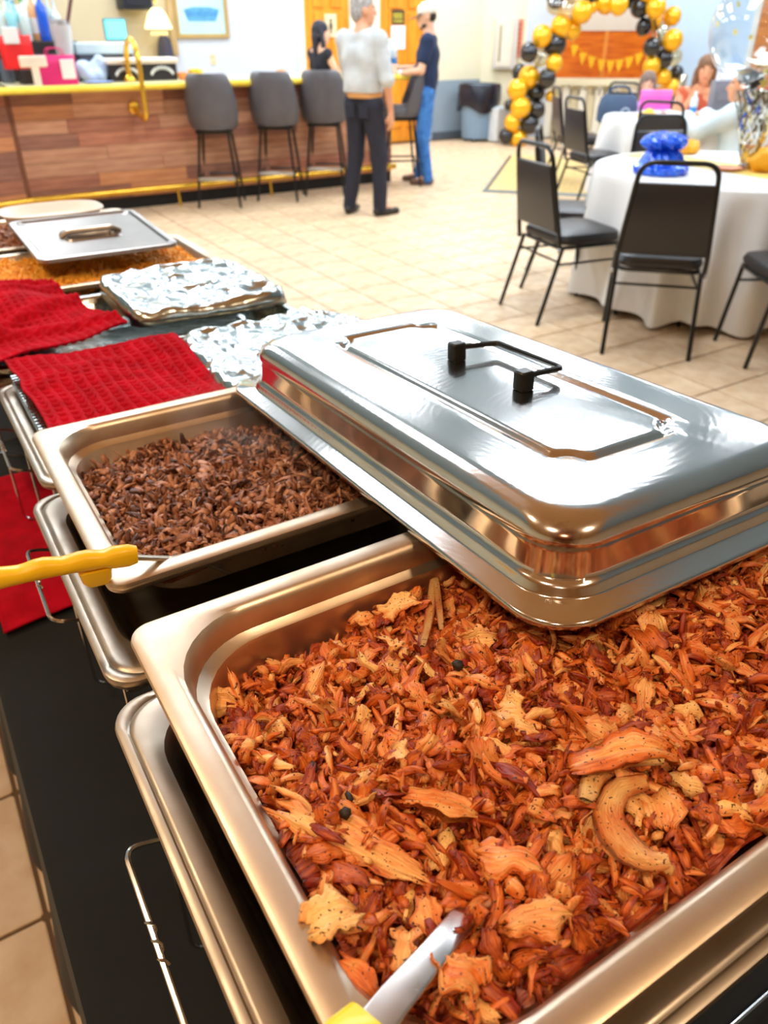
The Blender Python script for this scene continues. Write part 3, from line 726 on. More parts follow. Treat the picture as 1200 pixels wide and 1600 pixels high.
def flake(rs, L, Wd, T, nx=10, ny=6, bend=0.6, curl=0.4, twist=0.3, rag=0.25, fib=0.35):
    """a torn flake or strip of meat: closed two-sided sheet, fibres along its length"""
    t = np.linspace(0, 1, nx); v = np.linspace(-1, 1, ny); sd = rs.randint(1000)
    ea, eb = rs.uniform(0.1, 0.6, 2); wl = np.clip(np.sin(np.pi*np.clip(0.05+0.9*t, 0, 1))**np.where(t < 0.5, ea, eb), 0.12, 1)
    wa = np.clip(wl*(1+rag*1.6*fbm(t*4.5, 0.3, 0, sd)), 0.1, 2); wb = np.clip(wl*(1+rag*1.6*fbm(t*4.5, 7.7, 0, sd+3)), 0.1, 2)
    Tt, Vv = np.meshgrid(t, v, indexing='ij')
    half = np.where(Vv > 0, wa[:, None], wb[:, None])*Wd/2
    y = Vv*half+Wd*0.22*rag*vn(t*2.5, 3.3, 0, sd)[:, None]*2
    x = (Tt-0.5)*L+L*0.13*fbm(np.sign(Tt-0.5)*3.1, Vv*3.0, 0, sd+9)*(np.abs(Tt-0.5)*2)**2
    zf = fib*T*vn(Tt*1.2, Vv*ny*0.55, 0, sd+5)
    th = T*np.sqrt(np.clip(1-np.abs(Vv)**3, 0.03, 1))*np.clip(np.sin(np.pi*(0.03+0.94*Tt)), 0.1, 1)**0.4
    zc = curl*Wd*0.35*(Vv**2)*rs.choice([-1, 1])+0.12*Wd*vn(Tt*2.5, Vv*1.5, 0, sd+7)
    top = np.stack([x, y, zc+th/2+zf], -1); bot = np.stack([x, y, zc-th/2+zf*0.5], -1)
    P = np.concatenate([top.reshape(-1, 3), bot.reshape(-1, 3)])
    if twist:
        a = (P[:, 0]/L)*twist*rs.choice([-1, 1]); c, s = np.cos(a), np.sin(a); P[:, 1], P[:, 2] = P[:, 1]*c-P[:, 2]*s, P[:, 1]*s+P[:, 2]*c
    if abs(bend) > 0.02:
        Rr = L/bend; a = P[:, 0]/Rr; rr = Rr-P[:, 2]; P = np.stack([rr*np.sin(a), P[:, 1], Rr-rr*np.cos(a)], 1); P[:, 2] *= -1
    n = nx*ny; g = grid_quads(nx, ny); q = [g, g[:, ::-1]+n]
    i = np.arange(nx-1); e0 = i*ny; e1 = i*ny+ny-1
    q.append(np.stack([e0, e0+n, e0+ny+n, e0+ny], 1)); q.append(np.stack([e1, e1+ny, e1+ny+n, e1+n], 1))
    j = np.arange(ny-1); q.append(np.stack([j, j+1, j+1+n, j+n], 1)); f = (nx-1)*ny; q.append(np.stack([f+j, f+j+n, f+j+1+n, f+j+1], 1))
    uv = np.concatenate([np.stack([Tt, Vv*0.5+0.5], -1).reshape(-1, 2)]*2)*np.array([L/0.03, Wd/0.02])+rs.rand(2)*20
    brown = np.clip(np.abs(Vv)**3+0.8*np.abs(Tt*2-1)**6, 0, 1)*0.28+0.22*fbm(Tt*3, Vv*1.5, 0, sd+11)
    return P, np.concatenate(q), uv, -np.concatenate([brown.ravel(), brown.ravel()+0.1])
def crumb(rs, r):
    bm = bmesh.new(); bmesh.ops.create_icosphere(bm, subdivisions=1, radius=1.0)
    P = np.array([v.co[:] for v in bm.verts]); Q = np.array([[v.index for v in f.verts] for f in bm.faces]); bm.free()
    P = P*(1+0.35*vn(P[:, 0]*1.6, P[:, 1]*1.6, P[:, 2]*1.6, rs.randint(1000)))[:, None]*r*rs.uniform(0.6, 1.3, 3)
    Q = np.concatenate([Q, Q[:, 2:3]], 1)
    return P, Q, P[:, :2]/0.02+rs.rand(2)*20, np.zeros(len(P))
def rotm(rx, ry, rz):
    return np.array(Euler((rx, ry, rz)).to_matrix())
class Heap:
    def __init__(s): s.V = []; s.Q = []; s.U = []; s.T = []; s.n = 0
    def add(s, P, Q, U, R, loc, tone, sc=1.0, tv=0.0):
        s.V.append((P*sc)@R.T+np.array(loc)); s.Q.append(Q+s.n); s.U.append(U); s.T.append(np.full(len(P), tone)+tv); s.n += len(P)
    def build(s, name, mat, parent=None):
        V = np.concatenate(s.V); Q = np.concatenate(s.Q)
        tri = Q[:, 2] == Q[:, 3]
        me = bpy.data.meshes.new(name)
        fs = np.where(tri, 3, 4); tot = fs.sum(); ls = np.r_[0, np.cumsum(fs)[:-1]]
        flat = Q.ravel()[np.stack([np.ones_like(tri), np.ones_like(tri), np.ones_like(tri), ~tri], 1).ravel()]
        me.vertices.add(len(V)); me.vertices.foreach_set('co', V.astype(np.float32).ravel())
        me.loops.add(int(tot)); me.loops.foreach_set('vertex_index', flat.astype(np.int32))
        me.polygons.add(len(Q)); me.polygons.foreach_set('loop_start', ls.astype(np.int32))
        a = me.attributes.new('tone', 'FLOAT', 'POINT'); a.data.foreach_set('value', np.concatenate(s.T).astype(np.float32))
        l = me.uv_layers.new(name='UVMap'); l.data.foreach_set('uv', np.concatenate(s.U)[flat].astype(np.float32).ravel())
        me.materials.append(mat); me.update(calc_edges=True); me.validate(); me.polygons.foreach_set('use_smooth', [True]*len(me.polygons))
        o = bpy.data.objects.new(name, me); link(o, parent); return o
def one(name, pc, mat, tone, loc, rot, label, cat, group=None):
    h = Heap(); h.add(pc[0], pc[1], pc[2], np.eye(3), (0, 0, 0), tone, 1.0, pc[3] if len(pc) > 3 else 0.0); o = h.build(name, mat)
    o.location = loc; o.rotation_euler = rot
    return tag(o, label, cat, group)
# --- shredded chicken
def ch_z(x, y):
    u = (x-CX0)/(CX1-CX0); v = (y-CY0)/(CY1-CY0)
    z = -0.017+0.010*np.clip(np.sin(np.pi*np.clip(u*0.9+0.08, 0, 1)), 0, 1)*np.clip(np.sin(np.pi*np.clip(0.1+v*0.78, 0, 1)), 0, 1)
    z = z-0.040*np.clip((v-0.42)/0.5, 0, 1)*np.clip(1.15-u*1.2, 0, 1)
    return ZC+z+0.009*fbm(x*24, y*24, 0, 3)
IN = 0.034
def inpan(x, y, x0, x1, y0, y1, m, rc=0.045):
    cx = min(max(x, x0+m+rc), x1-m-rc); cy = min(max(y, y0+m+rc), y1-m-rc)
    return math.hypot(x-cx, y-cy) < rc
def bed(hp, fz, x0, x1, y0, y1, m, dz, tone):
    n1, n2 = 70, 46
    X, Y = np.meshgrid(np.linspace(x0+m, x1-m, n1), np.linspace(y0+m, y1-m, n2), indexing='ij')
    cxx = np.clip(X, x0+m+0.04, x1-m-0.04); cyy = np.clip(Y, y0+m+0.04, y1-m-0.04); d = np.hypot(X-cxx, Y-cyy); k = np.where(d > 0.04, 0.04/np.maximum(d, 1e-6), 1)
    X = cxx+(X-cxx)*k; Y = cyy+(Y-cyy)*k
    P = np.stack([X, Y, fz(X, Y)-dz], -1).reshape(-1, 3)
    hp.add(P, grid_quads(n1, n2), P[:, :2]*30, np.eye(3), (0, 0, 0), tone)
rs = np.random.RandomState(21)
lib_f = [flake(rs, rs.uniform(0.018, 0.034), rs.uniform(0.011, 0.020), rs.uniform(0.0025, 0.0045), nx=12, ny=8, rag=0.42, bend=rs.uniform(0.2, 1.2), curl=rs.uniform(0.2, 0.9), twist=rs.uniform(0, 0.8)) for _ in range(26)]
lib_s = [flake(rs, rs.uniform(0.024, 0.046), rs.uniform(0.005, 0.010), rs.uniform(0.003, 0.005), nx=13, ny=6, bend=rs.uniform(0.2, 1.9), curl=rs.uniform(0.1, 0.6), twist=rs.uniform(0, 1.3), rag=0.42) for _ in range(20)]
lib_t = [flake(rs, rs.uniform(0.012, 0.022), rs.uniform(0.003, 0.008), rs.uniform(0.0022, 0.004), nx=6, ny=4, bend=rs.uniform(0.1, 1.2), curl=0.3, twist=0.5, rag=0.35) for _ in range(24)]
lib_c = [crumb(rs, rs.uniform(0.0022, 0.005)) for _ in range(16)]
hp = Heap(); bed(hp, ch_z, CX0, CX1, CY0, CY1, 0.026, 0.010, 0.0)
def scatter(n, lib, fz, box, m, dz, tl, hp, tone, sc=(0.8, 1.2), flat=0.0):
    k = 0
    while k < n:
        x = rs.uniform(box[0]+m, box[1]-m); y = rs.uniform(box[2]+m, box[3]-m)
        if not inpan(x, y, *box, m): continue
        P, Q, U, TV = lib[rs.randint(len(lib))]
        z = float(fz(x, y))+rs.uniform(*dz)
        hp.add(P, Q, U, rotm(rs.normal(0, tl), rs.normal(0, tl), rs.uniform(0, 6.28)), (x, y, z), rs.uniform(*tone), rs.uniform(*sc), TV); k += 1
cb = (CX0, CX1, CY0, CY1)
scatter(1500, lib_f, ch_z, cb, 0.034, (-0.012, 0.001), 0.75, hp, (0.05, 0.9), (0.55, 1.0))
scatter(1100, lib_s, ch_z, cb, 0.034, (-0.010, 0.001), 0.55, hp, (0.05, 0.8), (0.6, 1.0))
scatter(2400, lib_t, ch_z, cb, 0.030, (-0.009, 0.005), 0.7, hp, (0.05, 0.95), (0.6, 1.15))
scatter(500, lib_c, ch_z, cb, 0.036, (-0.007, 0.006), 1.0, hp, (0.1, 1.0), (0.5, 1.1))
o = hp.build('shredded_chicken', CHM); tag(o, 'mass of orange shredded chicken filling the near deep steel pan', 'chicken', None, 'stuff')
# the largest pieces, each its own object
mesh_lib = []
for P, Q, U, TV in lib_f[:18]+lib_s[:14]:
    for tone in (0.25, 0.6, 0.85):
        h = Heap(); h.add(P, Q, U, np.eye(3), (0, 0, 0), tone, 1.0, TV); oo = h.build('chicken_piece', CHM); mesh_lib.append(oo.data); bpy.data.objects.remove(oo)
# hero pieces copied from the photograph
def ch_px(u, v, dz=0.006):
    z = ZC-0.025
    for _ in range(4): p = atz(u, v, z); z = float(ch_z(p.x, p.y))+dz
    return atz(u, v, z)
def hero(name, u0, v0, u1, v1, wd, th, bend, tone, label, seed, nx=26, ny=14, tilt=0.0, dz=0.008, curl=0.3):
    a = ch_px(u0, v0, dz); b = ch_px(u1, v1, dz); L = (b-a).length; r = np.random.RandomState(seed)
    pc = flake(r, L*1.05, wd, th, nx=nx, ny=ny, bend=bend, curl=curl, twist=0.35, rag=0.34, fib=0.8)
    d = b-a; o = one(name, pc, CHM, tone, (a+b)/2, (0, 0, 0), label, 'chicken piece')
    o.rotation_euler = (tilt, -math.atan2(d.z, math.hypot(d.x, d.y)), math.atan2(d.y, d.x)); return o
hero('chicken_strip', 432, 1268, 660, 1368, 0.019, 0.007, 0.35, 0.9, 'long pale torn chicken strip lying across the pile', 3, dz=0.012, tilt=0.35)
hero('chicken_flake', 290, 1080, 370, 1105, 0.020, 0.005, 0.4, 0.75, 'flat tan chicken slice leaning by the pan corner', 5, dz=0.008, tilt=0.6)
hero('chicken_flake', 775, 1110, 845, 1135, 0.018, 0.006, 0.5, 0.95, 'pale oval chicken slice in the middle of the pan', 6, dz=0.008)
hero('chicken_flake', 590, 950, 650, 935, 0.018, 0.006, 0.5, 0.95, 'light golden chicken slice below the lid edge', 7, dz=0.01)
hero('chicken_flake', 900, 1190, 1050, 1170, 0.02, 0.006, 0.9, 0.8, 'broad arched chicken strip beside the curled hook piece', 8, dz=0.014)
hero('chicken_strip', 640, 1245, 740, 1270, 0.012, 0.006, 0.5, 0.8, 'narrow tan chicken strip pointing at the spoon', 9)
hero('chicken_flake', 750, 1330, 840, 1350, 0.018, 0.007, 0.5, 0.7, 'smooth reddish oval chicken slice near the spoon', 10)
hero('chicken_flake', 480, 1450, 560, 1420, 0.022, 0.006, 1.6, 0.98, 'yellow curled chicken piece above the spoon', 12, dz=0.012)
hero('chicken_strip', 530, 1500, 590, 1570, 0.014, 0.006, 0.4, 0.6, 'red brown chicken strip left of the spoon shank', 13)
hero('chicken_flake', 790, 1440, 890, 1425, 0.019, 0.006, 0.8, 0.85, 'arched pale chicken piece right of the spoon shank', 14, dz=0.012)
hero('chicken_flake', 690, 1500, 745, 1545, 0.02, 0.009, 0.8, 0.95, 'rough pale chicken lump beside the spoon shank', 15, dz=0.008)
# the curled hook-shaped strip
def hook(pts, r0, tone, label):
    P = [ch_px(u, v, 0.012) for u, v in pts]
    cv = []
    for i in range(len(P)-1):
        for k in range(5):
            t = k/5; a = P[max(i-1, 0)]; b = P[i]; c = P[i+1]; d = P[min(i+2, len(P)-1)]
            cv.append(0.5*((2*b)+(c-a)*t+(2*a-5*b+4*c-d)*t*t+(3*b-a-3*c+d)*t**3))
    cv.append(P[-1]); n = len(cv); seg = 16; V = []; U = []
    for i, p in enumerate(cv):
        t = (cv[min(i+1, n-1)]-cv[max(i-1, 0)]).normalized(); up = Vector((0, 0, 1)); up = (up-t*up.dot(t)).normalized(); sd = t.cross(up)
        w = r0*math.sin(math.pi*(0.08+0.86*i/(n-1)))**0.5
        for k in range(seg):
            a = 2*math.pi*k/seg; rr = w*(1+0.32*float(vn(k*1.3, i*0.16, 0, 77)))
            V.append(p+sd*math.cos(a)*rr+up*math.sin(a)*rr*0.42); U.append((i*0.25, k*0.35))
    TVh = np.array([-0.35*abs(math.cos(2*math.pi*(j % seg)/seg))**4 for j in range(len(V))]); c0 = sum(V, Vector())/len(V); V = np.array([v-c0 for v in V]); TVh = TVh+0.3*fbm(V[:, 0]*60, V[:, 1]*60, V[:, 2]*60, 5); V = V*(1+0.05*vn(V[:, 0]*150, V[:, 1]*150, V[:, 2]*150, 9))[:, None]; Q = []
    for i in range(n-1):
        for k in range(seg): Q.append((i*seg+k, i*seg+(k+1) % seg, (i+1)*seg+(k+1) % seg, (i+1)*seg+k))
    return one('chicken_strip', (V, np.array(Q), np.array(U), TVh), CHM, tone, c0, (0, 0, 0), label, 'chicken piece')
hook([(1010, 1225), (965, 1235), (950, 1275), (975, 1320), (1010, 1345), (1045, 1345)], 0.0085, 0.9, 'curled hook shaped pale chicken strip on top of the pile')
hook([(915, 1250), (935, 1205), (985, 1180), (1040, 1185)], 0.0075, 0.8, 'arched tan chicken strip above the hook shaped one')
hook([(660, 1010), (672, 960), (680, 905), (690, 985)], 0.0036, 0.85, 'thin looped chicken shred standing up near the lid edge')
# stratified placement of the individual pieces
k = 0; placed = []
while k < 286:
    x = rs.uniform(CX0+0.036, CX1-0.036); y = rs.uniform(CY0+0.036, CY1-0.036)
    if not inpan(x, y, *cb, 0.038): continue
    if any((x-a)**2+(y-b)**2 < 0.0125**2 for a, b in placed) and rs.rand() < 0.97: continue
    p = proj((x, y, ZC-0.02))
    if p is None or p[0] > 1330 or p[1] > 1720: continue
    if x > 0.32 and y > 0.30 and rs.rand() < 0.85: continue      # under the lid
    placed.append((x, y))
    me = mesh_lib[rs.randint(len(mesh_lib))]; o = bpy.data.objects.new('chicken_piece', me); link(o)
    o.location = (x, y, float(ch_z(x, y))+rs.uniform(0.0, 0.006)); o.rotation_euler = (rs.normal(0, 0.55), rs.normal(0, 0.55), rs.uniform(0, 6.28))
    s = rs.uniform(0.75, 1.15); o.scale = (s, s, s)
    tag(o, 'torn orange brown piece of shredded chicken in the deep steel pan', 'chicken piece', 'pieces of shredded chicken'); k += 1
char = M('char_bit', (34, 20, 12), 0.6)
for u, v in ((490, 1198), (545, 1245), (540, 1270), (715, 1040)):
    P, Q, U, TV = crumb(rs, 0.004); h = Heap(); h.add(P, Q, U, np.eye(3), (0, 0, 0), 0); o = h.build('charred_bit', char); o.location = ch_px(u, v, 0.008)
    tag(o, 'black charred bit among the shredded chicken', 'charred bit', 'charred bits in the chicken')

# --- chopped beef
def bf_z(x, y):
    u = (x-BX0)/(BX1-BX0); v = (y-BY0)/(BY1-BY0)
    return ZB-0.023+0.006*np.sin(np.pi*np.clip(u, 0, 1))-0.028*np.clip((v-0.25)/0.75, 0, 1)**1.3+0.006*fbm(x*28, y*28, 0, 9)
bb = (BX0, BX1, BY0, BY1)
lb = [flake(rs, rs.uniform(0.013, 0.030), rs.uniform(0.004, 0.010), rs.uniform(0.0025, 0.0042), nx=8, ny=4, bend=rs.uniform(0.3, 2.4), curl=rs.uniform(0.2, 0.9), twist=rs.uniform(0, 1.6), rag=0.5) for _ in range(30)]
hb_ = Heap(); bed(hb_, bf_z, BX0, BX1, BY0, BY1, 0.027, 0.007, 0.0)
scatter(5600, lb, bf_z, bb, 0.032, (-0.007, 0.003), 0.8, hb_, (0.0, 0.85), (0.55, 1.0))
scatter(700, lib_c, bf_z, bb, 0.034, (-0.005, 0.004), 1.0, hb_, (0.0, 0.9), (0.5, 1.0))
o = hb_.build('chopped_beef', BFM); tag(o, 'mass of brown chopped beef filling the steel pan beside the towel', 'beef', None, 'stuff')
bl = []
for P, Q, U, TV in lb[:20]:
    for tone in (0.25, 0.55, 0.8):
        h = Heap(); h.add(P, Q, U, np.eye(3), (0, 0, 0), tone, 1.0, TV); oo = h.build('beef_piece', BFM); bl.append(oo.data); bpy.data.objects.remove(oo)
k = 0
while k < 300:
    x = rs.uniform(BX0+0.04, 0.45); y = rs.uniform(BY0+0.04, BY1-0.04)
    if not inpan(x, y, *bb, 0.042): continue
    me = bl[rs.randint(len(bl))]; o = bpy.data.objects.new('beef_piece', me); link(o)
    o.location = (x, y, float(bf_z(x, y))+rs.uniform(0.0, 0.004)); o.rotation_euler = (rs.normal(0, 0.5), rs.normal(0, 0.5), rs.uniform(0, 6.28)); s = rs.uniform(0.8, 1.25); o.scale = (s, s, s)
    tag(o, 'brown chopped piece of beef in the steel pan', 'beef piece', 'pieces of chopped beef'); k += 1

# --- orange rice, far meat
def rc_z(x, y): return 1.044-0.012+0.012*fbm(x*14, y*14, 0, 4)
rb = (0.03, 0.565, 1.512, 1.83)
gr = [crumb(rs, 0.0030) for _ in range(8)]; gr = [(P*np.array([1.9, 0.7, 0.7]), Q, U, TV) for P, Q, U, TV in gr]
hr = Heap(); bed(hr, rc_z, *rb, 0.02, 0.004, 0.6); scatter(7000, gr, rc_z, rb, 0.022, (-0.003, 0.003), 0.6, hr, (0.2, 1.0), (0.8, 1.2))
o = hr.build('orange_rice', RCM); tag(o, 'orange seasoned rice filling the shallow steel tray', 'rice', None, 'stuff')
def mt_z(x, y): return 1.046-0.014+0.01*fbm(x*14, y*14, 0, 6)
mbx = (0.0, 0.53, 1.865, 2.19)
hm_ = Heap(); bed(hm_, mt_z, *mbx, 0.024, 0.004, 0.2); scatter(2500, lb, mt_z, mbx, 0.026, (-0.003, 0.004), 0.6, hm_, (0.1, 0.9), (0.7, 1.2))
o = hm_.build('shredded_meat', BFM); tag(o, 'dark red brown shredded meat in the farthest pan', 'meat', None, 'stuff')

# ------------------------------------------------------------------ towels, foil, flat lid, plate, utensils
redm = M('red_waffle', (196, 8, 38), 0.9, col2=(168, 4, 28), scale=30, bump=0.25, bscale=500, bdist=0.001, spec=0.15)
def towel(name, label, corner, fz, nx, ny, cell, amp):
    """corner: four points (near-left, near-right, far-right, far-left); waffle weave in the mesh"""
    A, B, C, D = [np.array(c, float) for c in corner]
    s = np.linspace(0, 1, nx)[:, None]; t = np.linspace(0, 1, ny)[None]
    XY = [(A[i]*(1-s)*(1-t)+B[i]*s*(1-t)+C[i]*s*t+D[i]*(1-s)*t) for i in (0, 1)]
    lu = np.linalg.norm(B-A); lv = np.linalg.norm(D-A)
    wx = np.abs(np.sin(np.pi*s*lu/cell)); wy = np.abs(np.sin(np.pi*t*lv/cell))
    edge = np.minimum(np.minimum(s, 1-s)*lu, np.minimum(t, 1-t)*lv)
    waf = -amp*np.minimum(wx, wy)**0.7*np.clip(edge/0.008, 0, 1)
    X = XY[0]+0.004*vn(t*6+s*0, s*2, 0, 5); Y = XY[1]+0.004*vn(s*6+t*0, t*2, 0, 8)
    Z = fz(X, Y, s, t)+waf
    P = np.stack([X, Y, Z], -1).reshape(-1, 3); c = P.mean(0)
    me = np_mesh(name, P-c, grid_quads(nx, ny), redm, True, angle=None); o = bpy.data.objects.new(name, me); link(o); o.location = c
    m = o.modifiers.new('thick', 'SOLIDIFY'); m.thickness = 0.003; m.offset = 1
    return tag(o, label, 'towel', 'red waffle towels')
def t1z(X, Y, s, t):
    return 1.056+0.004*fbm(X*9, Y*9, 0, 2)+0.006*np.exp(-((Y-1.06-0.25*(X-0.2))/0.018)**2)*np.clip(1-np.abs(X-0.2)/0.12, 0, 1)+0.004*np.sin(X*30+Y*22)*np.clip(s*1.5, 0, 1)
towel('dish_towel', 'flat red waffle weave towel over the foil tray', [(0.092, 0.852), (0.316, 0.850), (0.318, 1.118), (0.085, 1.135)], t1z, 190, 230, 0.0145, 0.0062)
def t2z(X, Y, s, t):
    m = 1.052+0.030*np.exp(-((X-0.14)/0.075)**2-((Y-1.40)/0.09)**2)+0.012*fbm(X*8, Y*8, 0, 12)
    for a, c, w, h in ((0.6, 1.30, 0.012, 0.012), (-0.5, 1.52, 0.014, 0.016), (0.25, 1.42, 0.012, 0.012), (-0.2, 1.27, 0.012, 0.010)):
        m = m+h*np.exp(-((Y-c-a*(X-0.12))/w)**2)
    return m
towel('dish_towel', 'crumpled red waffle weave towel heaped on the foil tray', [(-0.03, 1.12), (0.275, 1.205), (0.205, 1.53), (-0.02, 1.53)], t2z, 210, 230, 0.0145, 0.0055)
# folded red towel on the table under the chafing stand
o = towel('dish_towel', 'dark red towel lying on the black cloth under the chafing stand', [(-0.02, 0.925), (0.16, 0.95), (0.16, 1.36), (-0.03, 1.36)], lambda X, Y, s, t: TZ+0.012+0.003*fbm(X*14, Y*14, 0, 31)+0.006*np.exp(-((t-0.12)/0.05)**2)+0.003*np.sin(Y*25), 60, 90, 0.0125, 0.001)

def foil_cover(name, label, corner, z0, seed, h=0.016, amp=0.004, ringed=None, n=96):
    A, B, C, D = [np.array(c, float) for c in corner]
    s = np.linspace(-1, 1, n)[:, None]+0*np.linspace(-1, 1, n)[None]; t = np.linspace(-1, 1, n)[None]+0*s
    # squircle-rounded corners
    m = np.maximum(np.abs(s), np.abs(t)); p = 7.0
    k = m/np.maximum((np.abs(s)**p+np.abs(t)**p)**(1/p), 1e-9)
    s2, t2 = s*k, t*k; a, b = (s2+1)/2, (t2+1)/2
    X = A[0]*(1-a)*(1-b)+B[0]*a*(1-b)+C[0]*a*b+D[0]*(1-a)*b; Y = A[1]*(1-a)*(1-b)+B[1]*a*(1-b)+C[1]*a*b+D[1]*(1-a)*b
    rd = 1-np.abs(fbm(X*16, Y*16, 0, seed, 3)); cr = amp*(rd-0.7)*3+amp*0.5*(1-np.abs(vn(X*55, Y*45, 0, seed+4)))
    edge = np.clip((1-m)/0.05, 0, 1); Z = z0+cr*edge*0.9-(1-edge)**2*h+0.0025*np.exp(-((m-0.9)/0.035)**2)
    if ringed:
        r = np.hypot((X-ringed[0])/1.0, (Y-ringed[1])/0.9); Z = Z+0.004*np.exp(-((r-0.05)/0.006)**2)
    P = np.stack([X, Y, Z], -1).reshape(-1, 3); c = P.mean(0)
    me = np_mesh(name, P-c, grid_quads(n, n), FOIL(), True, angle=None); o = bpy.data.objects.new(name, me); link(o); o.location = c
    mo = o.modifiers.new('thick', 'SOLIDIFY'); mo.thickness = 0.0008
    return tag(o, label, 'foil cover')
foil_cover('foil_cover', 'crinkled foil lid on the tray beside the flat red towel', [(0.300, 0.835), (0.598, 0.835), (0.598, 1.135), (0.318, 1.135)], 1.058, 3, amp=0.005)
foil_cover('foil_cover', 'raised foil lid with a round ring mark beside the crumpled red towel', [(0.278, 1.195), (0.556, 1.185), (0.545, 1.468), (0.285, 1.468)], 1.07, 6, h=0.022, amp=0.003, ringed=(0.42, 1.34))

# flat steel lid with a recessed handle
cs4 = [atz(2, 347, 1.092), atz(195, 327, 1.092), atz(296, 379, 1.078), atz(68, 404, 1.078)]
c = sum(cs4, Vector())/4; w = ((cs4[1]-cs4[0]).length+(cs4[2]-cs4[3]).length)/2; l = ((cs4[0]-cs4[3]).length+(cs4[1]-cs4[2]).length)/2
fl = thing('pan_lid', 'flat stainless steel pan lid with a recessed handle resting over the rice', 'lid', c, math.radians(-1))
fl.rotation_euler = (math.atan2(0.014, l), 0, 0)
mb = MB()
L_ = []
for ins, z, r in ((0, -0.008, 0.02), (0, -0.001, 0.02), (0.002, 0, 0.02), (0.012, 0, 0.018), (0.016, -0.004, 0.016), (0.03, -0.005, 0.02)):
    L_.append([(x, y, z) for x, y in rrect(w/2-ins, l/2-ins, r, 6)])
n = len(L_[0])
for q, z in ((0.075, -0.005), (0.07, -0.001), (0.064, -0.005), (0.058, -0.018)):
    L_.append([(1.0*q*math.cos(a), 0.75*q*math.sin(a), z) for a in [math.atan2(p[1]/l, p[0]/w) for p in L_[0]]])
mb.loft(L_, 0, False, True); mb.build('plate', M('lid_dull', (158, 152, 148), 0.34, 1.0, var=0.1, scale=18), fl)
mb = MB(); mb.tube(round_path([(-0.062, 0, -0.004), (-0.045, 0, 0.005), (0.045, 0, 0.005), (0.062, 0, -0.004)], 0.01), 0.006, 8); mb.build('handle_bar', STEELB(), fl)
# white oval foam tray
c = atz(80, 335, 1.085); 
pl = MB()
loops = []
for sc, z in ((0.80, 0.0), (0.86, 0.004), (0.93, 0.02), (1.0, 0.026), (1.0, 0.029), (0.93, 0.0235), (0.85, 0.008), (0.78, 0.004)):
    loops.append([(0.115*sc*math.copysign(abs(math.cos(a))**0.7, math.cos(a)), 0.085*sc*math.copysign(abs(math.sin(a))**0.7, math.sin(a)), z) for a in [2*math.pi*k/48 for k in range(48)]])
pl.loft(loops, 0, True, True); o = pl.build('foam_tray', M('foam_white', (246, 240, 232), 0.5, var=0.02), None, True, loc=(0.335, 2.03, 1.06))
tag(o, 'white oval foam tray behind the flat steel lid', 'tray')

# utensils
yel = M('yellow_plastic', (255, 208, 22), 0.38, col2=(248, 192, 10), scale=6, coat=0.2)
def handle_mesh(path, wid, hgt):
    """path of points with widths and heights, soft rectangular section"""
    P = [Vector(p) for p in path]; n = len(P); loops = []
    for i, p in enumerate(P):
        t = (P[min(i+1, n-1)]-P[max(i-1, 0)]).normalized(); up = Vector((0, 0, 1)); up = (up-t*up.dot(t)).normalized(); sd = t.cross(up)
        loops.append([p+sd*x+up*z for x, z in rrect(wid[i]/2, hgt[i]/2, min(wid[i], hgt[i])*0.42, 3)])
    mb = MB(); mb.loft(loops, 0, True, True); return mb
a = atz(214, 866, 1.095); b = atz(-140, 945, 1.098)
t = thing('serving_spoon', 'steel serving spoon with a wavy yellow handle resting on the beef pan', 'spoon', a)
d = (b-a); Lh = d.length; n = 26
path = [(d*(k/n))+Vector((0, 0, 0.006*math.sin(k/n*math.pi)+0.0006*math.sin(k*1.25)*(1 if k > 5 else 0))) for k in range(n+1)]
wid = [0.012+0.003*min(1, k/4) for k in range(n+1)]; wid[0] = 0.010
hgt = [0.018 if k < 4 else 0.0145+0.0016*math.sin(k*1.25) for k in range(n+1)]; hgt[0] = 0.014
hg = handle_mesh(path, wid, hgt).build('handle', yel, t)
mb = MB(); q = d.normalized(); pz = q*0.033
mb.loft([[pz+q*x*sc+Vector((0, 0, z))+Vector((-q.y, q.x, 0))*y*sc for x, y in rrect(0.011, 0.0055, 0.003, 2)] for sc, z in ((1.15, -0.004), (1.0, -0.014), (0.7, -0.019))], 0, True, True)
mb.build('hook_stop', yel, hg)
e = atz(300, 873, 1.062)-a; mb = handle_mesh([q*0.01, e*0.5+Vector((0, 0, -0.002)), e, e*1.6+Vector((0, 0, -0.01))], [0.006, 0.007, 0.01, 0.02], [0.004, 0.0035, 0.003, 0.002]); mb.build('shank', STEELB(), t)
# spoon in the chicken
a = atz(560, 1634, 1.112); b = ch_px(722, 1436, 0.002)
t = thing('serving_spoon', 'steel serving spoon with a yellow handle stuck in the shredded chicken', 'spoon', a)
d = b-a; mb = handle_mesh([d*-0.02, d*0.3+Vector((0, 0, 0.002)), d*0.7, d*1.0, d*1.25+Vector((0, 0, -0.012))], [0.0155, 0.015, 0.0135, 0.013, 0.012], [0.0036, 0.0034, 0.003, 0.0028, 0.0026]); mb.build('shank', M('spoon_steel', (218, 214, 212), 0.22, 1.0, var=0.06, scale=40, rvar=0.15), t)
dn = d.normalized(); mb = handle_mesh([dn*0.010, dn*-0.002, dn*-0.04, dn*-0.10+Vector((0, 0, 0.01)), dn*-0.16+Vector((0, 0, 0.01))], [0.026, 0.030, 0.030, 0.027, 0.028], [0.010, 0.014, 0.015, 0.014, 0.012]); mb.build('handle', M('yellow_bright', (250, 232, 10), 0.38, coat=0.2), t)

